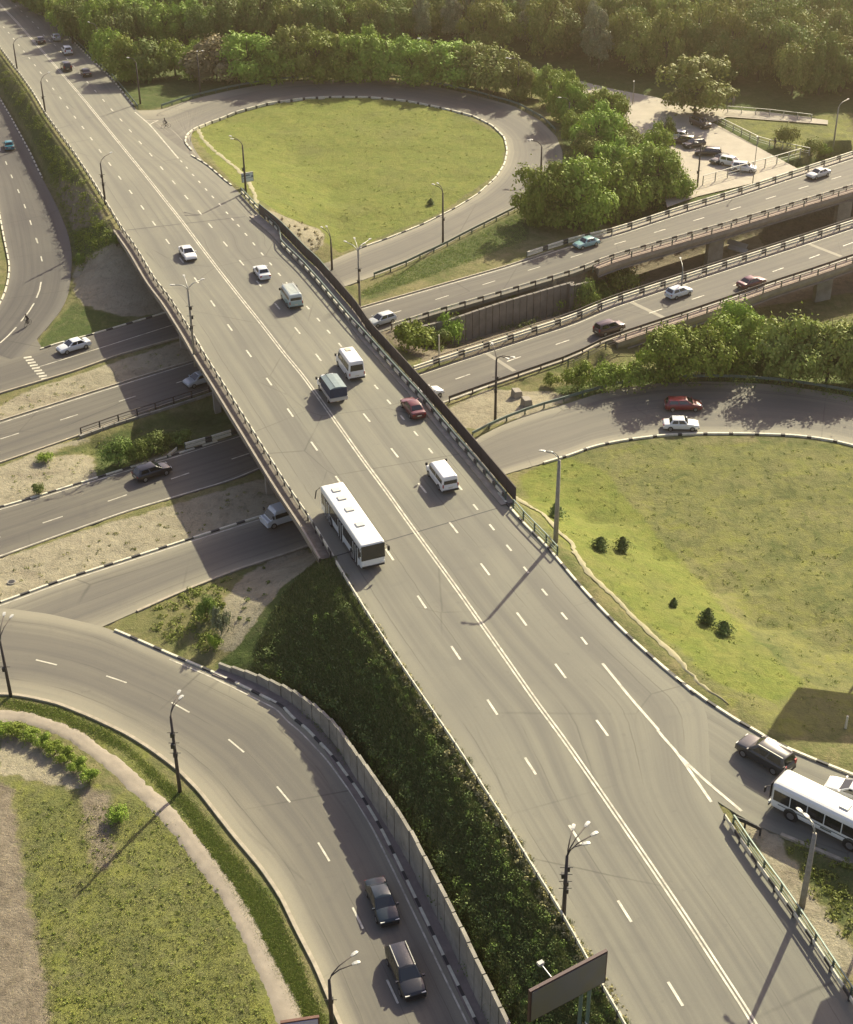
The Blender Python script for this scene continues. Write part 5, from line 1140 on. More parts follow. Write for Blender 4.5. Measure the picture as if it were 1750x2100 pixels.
mb = MB(); mb.tube([(-5.95, -1.2, 2.7), (-6.3, -1.5, 2.2), (-6.5, -1.6, 1.2)], .06, 6); mb.build('antenna_bar', M['plastic'], bu)
b2 = bus('old white country bus with rounded roof at the right edge', (1707, 1668), (-74, -37), 9.2, 2.45, 2.75, zm, (.72, .73, .67), (-.1,), doors=(), roundroof=.42, hoff=1.5)
mb = MB()
for sg in (1, -1): mb.box((0, sg * 1.228, 1.0), (7.6, .02, .07)); mb.box((-.2, sg * 1.23, .85), (.9, .02, .14))
mb.build('side_stripe', getpaint((.1, .12, .1)), b2)

# ------------------------------------------------------------------ people
def skin_body(name, joints, edges, radii, mt, parent):
    me = bpy.data.meshes.new(name); me.from_pydata(joints, edges, []); o = link(name, me, parent)
    md = o.modifiers.new('skin', 'SKIN'); sv = me.skin_vertices[0].data
    for i, r_ in enumerate(radii): sv[i].radius = (r_, r_)
    sv[0].use_root = True; md.use_smooth_shade = True
    ss = o.modifiers.new('sub', 'SUBSURF'); ss.levels = 1; ss.render_levels = 2; me.materials.append(mt); return o
def person(label, loc, az, ride=False, top=(.03, .03, .04), s=1.0, group=None):
    root = empty('person', loc, az); root.scale = (s,) * 3; tag(root, label, 'person', group)
    if ride:
        J = [(-.15, 0, .98), (-.05, 0, 1.2), (.08, 0, 1.42), (.14, 0, 1.52), (.18, 0, 1.68), (.19, 0, 1.76),
             (.08, .19, 1.4), (.3, .24, 1.18), (.5, .25, 1.05), (.08, -.19, 1.4), (.3, -.24, 1.18), (.5, -.25, 1.05),
             (-.14, .1, .95), (.22, .13, .82), (.08, .13, .45), (.2, .13, .4), (-.14, -.1, .95), (.16, -.13, .66), (-.04, -.13, .27), (.1, -.13, .22)]
    else:
        J = [(0, 0, .95), (0, 0, 1.15), (0, 0, 1.38), (0, 0, 1.5), (.01, 0, 1.62), (.02, 0, 1.72),
             (0, .19, 1.4), (-.06, .23, 1.12), (.02, .24, .86), (0, -.19, 1.4), (.05, -.23, 1.12), (.15, -.24, .88),
             (0, .1, .92), (.12, .1, .5), (.1, .1, .08), (.26, .1, .05), (0, -.1, .92), (-.06, -.1, .5), (-.2, -.1, .1), (-.05, -.1, .05)]
    E_ = [(0, 1), (1, 2), (2, 3), (3, 4), (4, 5), (2, 6), (6, 7), (7, 8), (2, 9), (9, 10), (10, 11), (0, 12), (12, 13), (13, 14), (14, 15), (0, 16), (16, 17), (17, 18), (18, 19)]
    rr = [.15, .14, .15, .06, .1, .08, .075, .05, .04, .075, .05, .04, .1, .075, .05, .04, .1, .075, .05, .04]
    skin_body('body', J, E_, rr, mat('clothes', top, .9), root)
    hd = J[4]; mb = MB(); bm = bmesh.new(); bmesh.ops.create_uvsphere(bm, u_segments=12, v_segments=8, radius=.12, matrix=Matrix.Translation((hd[0] + .01, 0, hd[2] + .03)))
    me = bpy.data.meshes.new('head'); bm.to_mesh(me); bm.free(); me.materials.append(M['skin']); link('head', me, root)
    bm = bmesh.new(); bmesh.ops.create_uvsphere(bm, u_segments=12, v_segments=8, radius=.128, matrix=Matrix.Translation((hd[0] - .015, 0, hd[2] + .055)))
    me = bpy.data.meshes.new('hair'); bm.to_mesh(me); bm.free(); me.materials.append(M['plastic']); link('hair', me, root)
    return root
def bicycle(label, loc, az):
    root = empty('bicycle', loc, az); tag(root, label, 'bicycle')
    for x in (-.52, .54):
        bm = bmesh.new(); N = 24; v = []
        for i in range(N):
            a = 2 * math.pi * i / N
            for j in range(5): b = 2 * math.pi * j / 5; r_ = .33 + .022 * math.cos(b); v.append(bm.verts.new((x + r_ * math.cos(a), .022 * math.sin(b), .34 + r_ * math.sin(a))))
        for i in range(N):
            for j in range(5): bm.faces.new((v[i * 5 + j], v[i * 5 + (j + 1) % 5], v[(i + 1) % N * 5 + (j + 1) % 5], v[(i + 1) % N * 5 + j]))
        me = bpy.data.meshes.new('wheel'); bm.to_mesh(me); bm.free(); me.materials.append(M['tyre']); link('wheel', me, root)
    mb = MB()
    for a, b in (((-.52, 0, .34), (-.1, 0, .3)), ((-.52, 0, .34), (-.2, 0, .82)), ((-.1, 0, .3), (-.22, 0, .95)), ((-.1, 0, .3), (.4, 0, .8)), ((-.2, 0, .82), (.4, 0, .85)), ((.54, 0, .34), (.4, 0, 1.0)), ((.45, -.27, 1.03), (.45, .27, 1.03))): mb.tube([a, b], .022, 6)
    mb.box((-.22, 0, .97), (.26, .14, .05)); mb.build('frame', M['plastic'], root)
P = U(341, 262, zloop); person('cyclist in dark clothes riding on the loop ramp entry', (P.x, P.y, zloop(P.x, P.y)), R(205), True); bicycle('black bicycle ridden on the loop ramp entry', (P.x, P.y, zloop(P.x, P.y)), R(205))
P = U(58, 668, zleft); person('cyclist in dark clothes riding on the road at the left edge', (P.x, P.y, zl(P.x, P.y)), R(250), True, (.02, .015, .02)); bicycle('dark bicycle ridden on the road at the left edge', (P.x, P.y, zl(P.x, P.y)), R(250))
for (u, v, a, tp, lb) in ((1497, 216, 90, (.05, .06, .12), 'pedestrian in a blue top, left of two at the wood edge fence'), (1504, 217, 260, (.25, .22, .2), 'pedestrian in a pale top, right of two at the wood edge fence'), (1589, 303, 200, (.03, .03, .03), 'pedestrian in black walking beside the lot fence')):
    P = U(u, v, -.5); person(lb, (P.x, P.y, -.5), R(a), False, tp)

# white painted marker posts and two concrete blocks on the sandy verge
for (u, v, h_, lb) in (*[(*D(1, 0, 857, 487), 1.6, 'white marker post behind the top of the loop rail')], *[(*D(2, 1, 650, 830), 1.7, 'white marker post behind the slip road rail')], *[(*D(2, 3, 1705, 50), 1.3, 'thin pale marker stake in the shaded grass at right')], *[(*D(1, 1, 950, 690), 3.0, 'pale stub of a post in the ravine by the highway rail')]):
    P = G(u, v); mb = MB(); mb.tube([(0, 0, -.2), (0, 0, h_)], [.11, .09], 8); o = mb.build('marker_post', M['kwhite']); o.location = P; tag(o, lb, 'post')
for (x, y, lb) in ((1412, 935, 'upper of two leaning concrete blocks on the sandy verge'), (1470, 985, 'lower of two leaning concrete blocks on the sandy verge')):
    P = G(*D(1, 1, x, y)); o = shell('concrete_block', [(-.6, -.5, -.2), (.7, -.5, -.2), (.7, .5, -.2), (-.6, .5, -.2), (-.5, -.4, .9), (.55, -.4, .75), (.55, .4, .95), (-.5, .4, 1.2)], M['conc'], None, .04); o.location = P; o.rotation_euler.z = .5; tag(o, lb, 'block')
P = G(*D(0, 2, 70, 612)); mb = MB(); mb.tube([(0, 0, 0), (0, 0, .12)], .45, 16); mb.tube([(0, 0, .12), (0, 0, .14)], .32, 16, 1); o = mb.build('manhole', [M['concd'], M['plastic']]); o.location = P; tag(o, 'dark manhole on the sandy verge at the left edge', 'manhole')
# sheds and slabs glimpsed below the upper highway bridge
for (x, y, ln, lb) in ((1060, 1455, 3.2, 'upper pale slab leaning under the upper highway bridge'), (1062, 1485, 3.0, 'lower pale slab leaning under the upper highway bridge')):
    P = U(*D(2, 0, x, y), -4.6); mb = MB(); mb.box((0, 0, 0), (ln, 1.1, .2)); o = mb.build('concrete_slab', M['lampw']); o.location = P; o.rotation_euler = (.25, .1, -.5); tag(o, lb, 'slab')

# ------------------------------------------------------------------ vegetation
def leafmat(name, c1, c2, c3):
    g = NG(name); oi = g.t.nodes.new('ShaderNodeObjectInfo'); at = g.t.nodes.new('ShaderNodeAttribute'); at.attribute_name = 'leaf'
    sp = g.t.nodes.new('ShaderNodeSeparateColor'); g.L(at.outputs['Color'], sp.inputs[0])
    c = g.mix(sp.outputs[0], c1, c2); c = g.mix(g.rng(sp.outputs[1], .75, 1), c, c3)
    hs = g.t.nodes.new('ShaderNodeHueSaturation'); g.L(c, hs.inputs['Color']); g.L(g.rng(oi.outputs['Random'], 0, 1, .485, .515), hs.inputs['Hue']); g.L(g.rng(oi.outputs['Random'], 0, 1, .85, 1.35), hs.inputs['Value'])
    g.L(hs.outputs[0], g.b.inputs['Base Color']); g.b.inputs['Roughness'].default_value = .6; g.b.inputs['Specular IOR Level'].default_value = .12
    tr = g.t.nodes.new('ShaderNodeBsdfTranslucent'); g.L(hs.outputs[0], tr.inputs[0]); mx = g.t.nodes.new('ShaderNodeMixShader'); mx.inputs[0].default_value = .12
    g.L(g.b.outputs[0], mx.inputs[1]); g.L(tr.outputs[0], mx.inputs[2]); g.L(mx.outputs[0], g.t.nodes['Material Output'].inputs['Surface'])
    return g.m
LM = {'green': leafmat('leaves_green', (.155, .23, .03), (.205, .285, .038), (.28, .34, .065)),
      'olive': leafmat('leaves_olive', (.15, .185, .035), (.2, .23, .05), (.27, .28, .08)),
      'dark': leafmat('leaves_dark', (.1, .15, .03), (.14, .19, .04), (.19, .235, .06)),
      'grey': leafmat('leaves_silver', (.15, .18, .09), (.21, .235, .13), (.3, .3, .2)),
      'brown': leafmat('leaves_brownish', (.2, .18, .08), (.26, .23, .11), (.3, .26, .15)),
      'scrub': leafmat('scrub_dark', (.085, .125, .035), (.13, .17, .05), (.19, .21, .09)),
      'pine': leafmat('needles', (.018, .032, .014), (.03, .05, .02), (.04, .06, .025))}
def leaves(name, C, Nn, sz, mt, r):
    n = len(C); Nn = Nn / (np.linalg.norm(Nn, axis=1)[:, None] + 1e-9)
    a = np.cross(Nn, r.normal(size=(n, 3))); a /= np.linalg.norm(a, axis=1)[:, None] + 1e-9; b = np.cross(Nn, a)
    s = sz * r.uniform(.6, 1.35, n)[:, None]; e = r.uniform(.55, 1, n)[:, None]
    V = np.stack([C - a * s * .5, C + b * s * .36 * e, C + a * s * .5, C - b * s * .36 * e], 1).reshape(-1, 3)
    me = npmesh(name, V, np.arange(4 * n).reshape(n, 4), mt, False)
    ca = me.color_attributes.new('leaf', 'FLOAT_COLOR', 'POINT'); cc = np.ones((n, 4)); cc[:, :3] = r.uniform(0, 1, (n, 3)); ca.data.foreach_set('color', np.repeat(cc, 4, 0).astype(np.float32).ravel())
    return me
def crown(name, mt, seed, nl=30, per=230, shape=(1, 1, .85), lr=(.24, .42), sz=.075, low=-1.1):
    r = np.random.default_rng(seed); C = []; Nn = []
    for _ in range(nl):
        d = r.normal(size=3); d /= np.linalg.norm(d)
        if d[2] < low: d[2] = abs(d[2]) * .4
        rad = r.uniform(.35, .8); c0 = d * np.array(shape) * rad; q = r.uniform(*lr)
        u_ = r.normal(size=(per, 3)); u_ /= np.linalg.norm(u_, axis=1)[:, None]; u_[:, 2] = np.where(u_[:, 2] < -.45, -u_[:, 2] * .6, u_[:, 2])
        rr = q * r.uniform(.72, 1.06, per)[:, None] * (1 + .25 * np.sin(u_[:, :1] * 7 + c0[0] * 9))
        C.append(c0 + u_ * rr * np.array([1, 1, .8])); Nn.append(u_ + r.normal(size=(per, 3)) * .35 + np.array([0, 0, .3]))
    k = 120; u_ = r.normal(size=(k, 3)); u_ /= np.linalg.norm(u_, axis=1)[:, None]; C.append(u_ * np.array(shape) * r.uniform(.6, 1.12, k)[:, None]); Nn.append(u_ + r.normal(size=(k, 3)))
    C = np.concatenate(C); Nn = np.concatenate(Nn); return leaves(name, C, Nn, sz, mt, r)
def trunkmesh(seed, h=1., r0=.045):
    r2 = random.Random(seed); mb = MB(); mb.tube([(0, 0, -.08), (r2.uniform(-.02, .02), r2.uniform(-.02, .02), h * .45), (r2.uniform(-.05, .05), r2.uniform(-.05, .05), h * .85)], [r0, r0 * .7, r0 * .25], 7)
    for _ in range(5):
        a = r2.uniform(0, 6.28); z0 = r2.uniform(.3, .6) * h; mb.tube([(0, 0, z0), (math.cos(a) * .18, math.sin(a) * .18, z0 + .18), (math.cos(a) * .34, math.sin(a) * .34, z0 + .34)], [r0 * .5, r0 * .32, r0 * .12], 5)
    o = mb.build('trunk', M['bark']); me = o.data; bpy.data.objects.remove(o); return me
TR = [trunkmesh(i) for i in range(3)]
CR = {}
for k in LM:
    if k in ('pine', 'scrub'): continue
    CR[k] = [crown('crown', LM[k], 100 + i + 10 * len(k), nl=rnd.randint(22, 30), per=340, shape=(1, 1, [.8, .95, 1.05][i]), sz=.1) for i in range(3)]
CR['poplar'] = [crown('crown', LM['grey'], 55 + i, nl=46, per=200, shape=(.62, .62, 1.35), lr=(.16, .3), sz=.095, low=-.9) for i in range(2)]
BU = {k: [crown('foliage', LM[k], 300 + i + len(k), nl=16, per=150, shape=(1, 1, .7), lr=(.3, .5), sz=.12, low=-.1) for i in range(2)] for k in ('green', 'dark', 'olive', 'grey')}
def tree(P, h, wd, kind, label, group, name='tree', low=.42):
    root = empty(name, (P[0], P[1], P[2]), rnd.uniform(0, 6.28)); tag(root, label, 'tree', group)
    cr = link('crown', rnd.choice(CR[kind]), root); hz = h * (1 - low) / 2 * 1.08; k = .95 if kind != 'poplar' else 1.35
    cr.scale = (wd / 2, wd / 2 * rnd.uniform(.9, 1.1), hz / k); cr.location = (0, 0, h - hz * .98); cr.rotation_euler.z = rnd.uniform(0, 6.28)
    tr = link('trunk', rnd.choice(TR), root); tr.scale = (h * .5, h * .5, h * .95); return root
def bush(P, h, wd, kind, label, group=None, name='bush'):
    root = empty(name, P, rnd.uniform(0, 6.28)); tag(root, label, 'bush', group)
    o = link('foliage', rnd.choice(BU[kind]), root); o.scale = (wd / 2, wd / 2 * rnd.uniform(.85, 1.1), h / 1.25); o.location = (0, 0, h * .3)
    mb = MB()
    for k in range(4): a = k * 1.6 + .4; mb.tube([(0, 0, -.1), (math.cos(a) * wd * .2, math.sin(a) * wd * .2, h * .6)], [.04, .015], 5)
    mb.build('stem', M['bark'], root); return root
ORD = ['first', 'second', 'third', 'fourth', 'fifth', 'sixth', 'seventh', 'eighth', 'ninth', 'tenth', 'eleventh', 'twelfth', 'thirteenth', 'fourteenth', 'fifteenth', 'sixteenth', 'seventeenth', 'eighteenth', 'nineteenth', 'twentieth', 'twenty-first', 'twenty-second', 'twenty-third', 'twenty-fourth']
def ordn(k):
    tens = {2: 'twenty', 3: 'thirty', 4: 'forty'}
    if k <= 24: return ORD[k - 1]
    return (tens[k // 10][:-1] + 'ieth') if k % 10 == 0 else tens[k // 10] + '-' + ORD[k % 10 - 1]
placed = []
def tpx(u, vb, top, wpx, kind, label, group, low=.35, name='tree'):
    """tree whose foot is seen at (u, vb), top at v=top, crown about wpx wide"""
    P = G(u, vb); sl_ = (Vector((0, 0, H)) - P).length; m1 = sl_ / F
    h = 3
    for k in range(120):
        h = 2 + k * .2
        if proj(P + Vector((0, 0, h)))[1] <= top: break
    placed.append((P.x, P.y, wpx * m1 / 2)); return tree(P, h, wpx * m1, kind, label, group, low=low, name=name)
# front row behind the loop rail, left to right: (u, foot v, top v, width, kind)
row = [(232, 138, 50, 58, 'green'), (268, 160, 70, 70, 'green'), (310, 158, 68, 75, 'dark'), (360, 150, 75, 60, 'green'), (400, 155, 80, 55, 'green'), (445, 160, 75, 95, 'brown'), (510, 163, 70, 95, 'green'), (560, 160, 78, 80, 'green'),
       (600, 160, 55, 75, 'olive'), (650, 158, 62, 85, 'green'), (700, 160, 70, 70, 'green'), (745, 162, 62, 85, 'green'), (795, 163, 66, 80, 'green'), (845, 165, 80, 75, 'green'), (885, 168, 78, 75, 'green'), (925, 172, 88, 90, 'green'), (975, 178, 92, 85, 'olive'), (1020, 185, 88, 90, 'olive'), (1062, 200, 125, 55, 'olive')]
for i, (u, vb, tp, wd, kd) in enumerate(row):
    tpx(u, vb + 5, tp - 4, wd * 1.35, kd, '%s tree from the left in the front row behind the loop ramp rail' % ORD[i], 'front row of trees behind the loop ramp', low=-.12)
row = [(1090, 200, 135, 70, 'green'), (1130, 218, 138, 80, 'green'), (1175, 262, 165, 70, 'green'), (1160, 250, 150, 80, 'green'), (1215, 265, 170, 85, 'green'), (1250, 285, 185, 95, 'green'), (1175, 295, 215, 70, 'green'), (1225, 330, 215, 110, 'green'), (1290, 340, 250, 90, 'olive'), (1340, 350, 255, 80, 'green'), (1200, 355, 275, 80, 'olive'),
       (1255, 375, 285, 95, 'green'), (1320, 385, 280, 105, 'green'), (1110, 462, 332, 125, 'green'), (1190, 470, 320, 140, 'green'), (1275, 448, 305, 140, 'green'), (1345, 415, 300, 110, 'green'), (1385, 415, 330, 75, 'green'), (1150, 425, 335, 90, 'dark'), (1365, 300, 238, 36, 'dark')]
for i, (u, vb, tp, wd, kd) in enumerate(row):
    tpx(u, vb, tp, wd, kd, '%s tree of the clump between loop ramp and parking lot, from its far end' % ORD[i], 'clump of trees between loop ramp and parking lot', low=-.08)
row = [(1370, 785, 670, 125, 'green'), (1440, 775, 655, 120, 'green'), (1500, 770, 645, 130, 'green'), (1515, 730, 612, 110, 'green'), (1570, 760, 670, 90, 'dark'), (1620, 780, 635, 150, 'olive'), (1695, 785, 640, 140, 'olive'), (1760, 790, 645, 130, 'olive'), (1800, 760, 650, 120, 'olive')]
for i, (u, vb, tp, wd, kd) in enumerate(row):
    tpx(u, vb, tp, wd, kd, '%s tree from the left of the trees above the slip road at right' % ORD[i], 'trees above the slip road at right', low=-.08)
for i, (u, vb, tp, wd) in enumerate(((1425, 235, 115, 150), (1640, 130, 20, 90))):
    tpx(u, vb, tp, wd, 'olive', ('broad rounded tree standing forward of the wood at the head of the parking lot', 'spreading tree before the wood at upper right')[i], None, low=-.02)
bs = [(1615, 300, 245, 52, 'olive', 'larger round bush on the grass right of the parking lot'), (1665, 320, 275, 48, 'olive', 'smaller round bush beside the pale lamp, right of the parking lot'), (1690, 322, 292, 32, 'green', 'small bush at the highway rail right of the pale lamp'),
      (850, 716, 652, 100, 'green', 'wide bright bush at the bridge fence above the ravine'), (893, 712, 668, 70, 'dark', 'dark bush between the fence bush and the upright one'), (925, 706, 634, 62, 'green', 'upright bush against the slab wall in the ravine'), (1010, 668, 625, 60, 'dark', 'rounded dark bush under the middle of the slab wall'), (1140, 628, 592, 55, 'green', 'lighter bush near the right end of the slab wall'), (1170, 632, 600, 45, 'green', 'low bush in the ravine beside the highway rail'),
      (1200, 640, 560, 60, 'dark', 'dark bush below the start of the highway bridge'), (1275, 600, 530, 90, 'olive', 'yellowish bush rising beside the upper highway bridge'), (1235, 615, 570, 70, 'dark', 'shaded bush in the ravine left of the yellowish one'), (1105, 615, 590, 30, 'green', 'small bush clinging to the slab wall'),
      (1045, 645, 600, 60, 'dark', 'dark bush at the foot of the slab wall'), (970, 675, 640, 60, 'dark', 'shaded bush halfway along the slab wall'),
      (245, 950, 888, 70, 'dark', 'largest rounded bush on the verge left of the bridge'), (320, 925, 880, 80, 'dark', 'dark wide bush beside the guard rail end left of the bridge'), (285, 945, 895, 50, 'dark', 'middle bush between the largest and the wide one on the verge'), (95, 945, 925, 40, 'green', 'low leafy bush on the verge at far left'), (80, 1012, 990, 30, 'dark', 'small dark bush on the sandy verge edge at left'), (370, 910, 880, 60, 'dark', 'shaded bush under the bridge edge'),
      (1185, 800, 735, 75, 'green', 'leftmost big bush before the highway railing at right'), (1240, 795, 725, 80, 'green', 'second big bush before the highway railing at right'), (1290, 795, 730, 85, 'green', 'third big bush before the highway railing at right'), (1325, 760, 700, 60, 'green', 'bush left of the tree clump before the nearer highway'), (1130, 790, 765, 40, 'green', 'small bush on the sandy verge near the slip road'),
      (455, 1300, 1240, 50, 'grey', 'pale flowering bush at the foot of the stone slope'), (440, 1330, 1295, 40, 'green', 'green bush at the near tip of the grass wedge'), (425, 1270, 1215, 50, 'dark', 'dark bush in the grass wedge by the stone slope'), (330, 520, 490, 1, 'dark', None),
      (168, 545, 515, 22, 'dark', 'small dark bush on the sandy abutment slope'), (240, 505, 475, 30, 'dark', 'dark bush at the left start of the bridge'), (8, 1506, 1480, 48, 'green', 'first clump from the left of the leafy hedge row above the sand patch'), (36, 1510, 1484, 48, 'green', 'second clump from the left of the leafy hedge row above the sand patch'), (64, 1520, 1494, 48, 'green', 'third clump from the left of the leafy hedge row above the sand patch'), (90, 1532, 1506, 48, 'green', 'fourth clump from the left of the leafy hedge row above the sand patch'), (114, 1546, 1520, 48, 'green', 'fifth clump from the left of the leafy hedge row above the sand patch'), (138, 1562, 1536, 48, 'green', 'sixth clump from the left of the leafy hedge row above the sand patch'), (162, 1582, 1556, 48, 'green', 'seventh clump from the left of the leafy hedge row above the sand patch'), (184, 1602, 1576, 48, 'green', 'last clump from the left of the leafy hedge row above the sand patch'), (245, 1680, 1652, 50, 'green', 'low leafy clump on the dry grass left of the footpath')]
for (u, vb, tp, wd, kd, lb) in bs:
    if not lb: continue
    P = G(u, vb); m1 = (Vector((0, 0, H)) - P).length / F; h = 1
    for k in range(60):
        h = .6 + k * .1
        if proj(P + Vector((0, 0, h)))[1] <= tp: break
    bush(P, h, wd * m1, kd, lb)
# young conifers on the field slope
def conifer(u, vb, tp, wd, lb):
    P = G(u, vb); m1 = (Vector((0, 0, H)) - P).length / F; h = 1
    for k in range(60):
        h = .5 + k * .1
        if proj(P + Vector((0, 0, h)))[1] <= tp: break
    h *= .72
    r = np.random.default_rng(int(u)); n = 1500; t = r.uniform(0, 1, n) ** .9; a = r.uniform(0, 6.28, n); rad = (1 - t ** 1.6) ** .8 * (1.3 + .45 * np.sin(a * 3 + u)) * (wd * m1 / 2) * (.75 + .3 * np.sin(t * 30)) * r.uniform(.4, 1.05, n)
    C = np.stack([np.cos(a) * rad, np.sin(a) * rad, .1 + t * h], 1); Nn = np.stack([np.cos(a), np.sin(a), np.full(n, .8)], 1) + r.normal(size=(n, 3)) * .5
    root = empty('young_conifer', P); tag(root, lb, 'tree', 'young conifers on the field slope'); link('crown', leaves('crown', C, Nn, .22, LM['scrub'], r), root)
    mb = MB(); mb.tube([(0, 0, -.1), (0, 0, h * .9)], [.07, .02], 6); mb.build('trunk', M['bark'], root)
for q in ((1140, 1062, 1022, 34, 'dark young conifer behind the foot of the tall lamp mast'), (1231, 1126, 1096, 34, 'bushy young conifer, left of the upper pair'), (1276, 1130, 1094, 32, 'pointed young conifer, right of the upper pair'), (1382, 1243, 1224, 12, 'tiny young conifer between the two pairs'), (1450, 1278, 1240, 34, 'loose young conifer, left of the lower pair'), (1484, 1300, 1268, 36, 'dense dark young conifer, right of the lower pair'), (884, 419, 405, 12, 'tiny dark sapling on the loop lawn')): conifer(*q)
# the wood: a jittered grid of trees over the forest floor
def inworld(P, x, y):
    ins = False; k = len(P) - 1
    for q in range(len(P)):
        if (P[q][1] > y) != (P[k][1] > y) and x < (P[k][0] - P[q][0]) * (y - P[q][1]) / (P[k][1] - P[q][1]) + P[q][0]: ins = not ins
        k = q
    return ins
fp = [U(u, v, -1) for u, v in ((205, 128), (130, 60), (40, -20), (20, -60), (-100, -260), (900, -300), (1900, -260), (1900, 235), (1640, 205), (1560, 195), (1480, 178), (1330, 165), (1240, 168), (1160, 140), (1090, 120), (1040, 130), (900, 110), (700, 105), (500, 105), (300, 95))]
cnt = 0; x = -130
ys = np.arange(290, 452, 6.4)
rown = 0
for jy, y in enumerate(ys):
    coln = 0
    for ix, x in enumerate(np.arange(-128, 140, 6.6)):
        xx = x + rnd.uniform(-2.2, 2.2) + (jy % 2) * 3.3; yy = y + rnd.uniform(-2, 2)
        if not inworld(fp, xx, yy): continue
        if any((xx - a) ** 2 + (yy - b) ** 2 < (2.2 + .35 * r_) ** 2 for a, b, r_ in placed): continue
        z = tz(xx, yy) if yy < Y1 else -2; u, v = proj((xx, yy, z + 8))
        if u < -60 or u > 1830 or v < -75: continue
        if cnt > 290: break
        cnt += 1
        if coln == 0: rown += 1
        coln += 1
        q = rnd.random()
        if u < 480: kd = 'dark' if q < .7 else 'green'; zone = 'upper left above the bridge approach'
        elif u < 820: kd = 'dark' if q < .55 else ('olive' if q < .8 else 'green'); zone = 'top above the middle of the loop'
        elif u < 1250: kd = 'poplar' if q < .3 and v < 120 else ('dark' if q < .45 else 'olive'); zone = 'top above the right end of the loop'
        else: kd = 'olive' if q < .55 else 'dark'; zone = 'upper right behind the parking lot'
        h = rnd.uniform(9, 14) * (1.2 if kd == 'poplar' else 1) * (.85 if u < 480 else 1)
        nm = {'dark': 'dark leafy', 'green': 'bright green', 'olive': 'yellow green', 'poplar': 'silvery green'}[kd]
        tree((xx, yy, z), h, rnd.uniform(7, 10.5) * (.8 if kd == 'poplar' else 1), kd, '%s wood tree, %s from the left in the %s row back' % (nm, ordn(coln), ordn(rown)), '%s trees of the wood at the %s' % (nm, zone), low=-.02)
print('wood trees', cnt)

# undergrowth that nobody could count: one object per slope
def scrub(name, label, poly, dens, sz, h, mt, seed, per=70, lift=0, lf=.2):
    r = np.random.default_rng(seed); us = [p[0] for p in poly]; vs_ = [p[1] for p in poly]; C = []; Nn = []; n = 0; area = (max(us) - min(us)) * (max(vs_) - min(vs_))
    for _ in range(int(area * dens)):
        u = r.uniform(min(us), max(us)); v = r.uniform(min(vs_), max(vs_))
        if not inworld(poly, u, v): continue
        P = G(u, v); q = sz * r.uniform(.5, 1.3); u_ = r.normal(size=(per, 3)); u_ /= np.linalg.norm(u_, axis=1)[:, None]; u_[:, 2] = abs(u_[:, 2])
        C.append(np.array(P) + u_ * np.array([q, q, h * r.uniform(.5, 1.4)]) * r.uniform(.6, 1.05, per)[:, None] + np.array([0, 0, lift])); Nn.append(u_ + r.normal(size=(per, 3)) * .5)
    C = np.concatenate(C); me = leaves(name, C, np.concatenate(Nn), lf, mt, r); return tag(link(name, me), label, 'undergrowth', kind='stuff')
emb = [(530, 1345), (590, 1270), (655, 1200), (700, 1205), (760, 1310), (830, 1400), (900, 1500), (1000, 1660), (1100, 1820), (1180, 1950), (1290, 2120), (1290, 2240), (1060, 2240), (1010, 2100), (930, 1900), (860, 1760), (780, 1640), (700, 1560), (600, 1430), (520, 1380)]
scrub('undergrowth', 'dense dark green scrub covering the embankment below the lower left edge of the main road', emb, .0016, .8, .35, LM['scrub'], 5, lf=.15)
EMB = emb
scrub('undergrowth', 'lighter green weeds scattered through the embankment scrub', emb, .0007, .5, .45, LM['dark'], 6, lf=.15)
scrub('undergrowth', 'slightly taller leafy thicket just behind the curved retaining wall', [(520, 1345), (620, 1395), (700, 1490), (790, 1640), (880, 1800), (960, 1960), (1020, 2110), (1080, 2110), (1000, 1950), (920, 1790), (840, 1630), (740, 1470), (640, 1370), (560, 1330)], .0022, 1.0, .7, LM['scrub'], 31, 90)
scrub('undergrowth', 'dry pale weeds along the top of the embankment beside the rail', [(745, 1270), (770, 1275), (1010, 1650), (1300, 2100), (1275, 2110), (980, 1660)], .006, .4, .5, LM['brown'], 7, 40)
scrub('undergrowth', 'bushy strip between the far main road and the curved road at left', [(0, 130), (40, 165), (110, 290), (200, 420), (232, 500), (160, 560), (150, 470), (110, 370), (60, 260), (0, 170)], .012, 1.0, .9, LM['green'], 8, 60)
scrub('undergrowth', 'scrub in the wood edge shade above the slip road', [(1150, 780), (1400, 750), (1760, 740), (1760, 825), (1500, 790), (1300, 795), (1160, 812)], .006, 1.2, 1.0, LM['dark'], 9, 60)
scrub('undergrowth', 'low scrub in the ravine between the two highways', [(830, 700), (1180, 590), (1330, 560), (1330, 620), (1150, 650), (900, 722)], .008, .9, .8, LM['dark'], 10, 60)
scrub('undergrowth', 'tufty weeds between the white bus and the gore guard rail', [(1590, 1700), (1755, 1780), (1755, 1960), (1690, 1870)], .002, .5, .4, LM['olive'], 12, 50)
scrub('undergrowth', 'dry weeds on the abutment slopes of the bridge', [(560, 430), (600, 440), (665, 485), (650, 520), (600, 480)], .006, .35, .35, LM['brown'], 13, 30)
scrub('undergrowth', 'weeds around the grass wedge left of the stone slope', [(300, 1250), (440, 1190), (480, 1185), (430, 1340), (330, 1310)], .006, .5, .4, LM['olive'], 14, 40)
scrub('undergrowth', 'weeds scattered on the paved stone slope under the bridge end', [(450, 1320), (500, 1180), (590, 1130), (560, 1240)], .0008, .3, .25, LM['dark'], 15, 30)
fld = [(1080, 980), (1180, 935), (1330, 910), (1750, 905), (1750, 1500), (1600, 1500), (1450, 1400), (1250, 1200), (1110, 1050)]
scrub('grass', 'darker ragged tufts dotted over the big field at right', fld, .0014, .35, .12, LM['olive'], 41, 14, lf=.14)
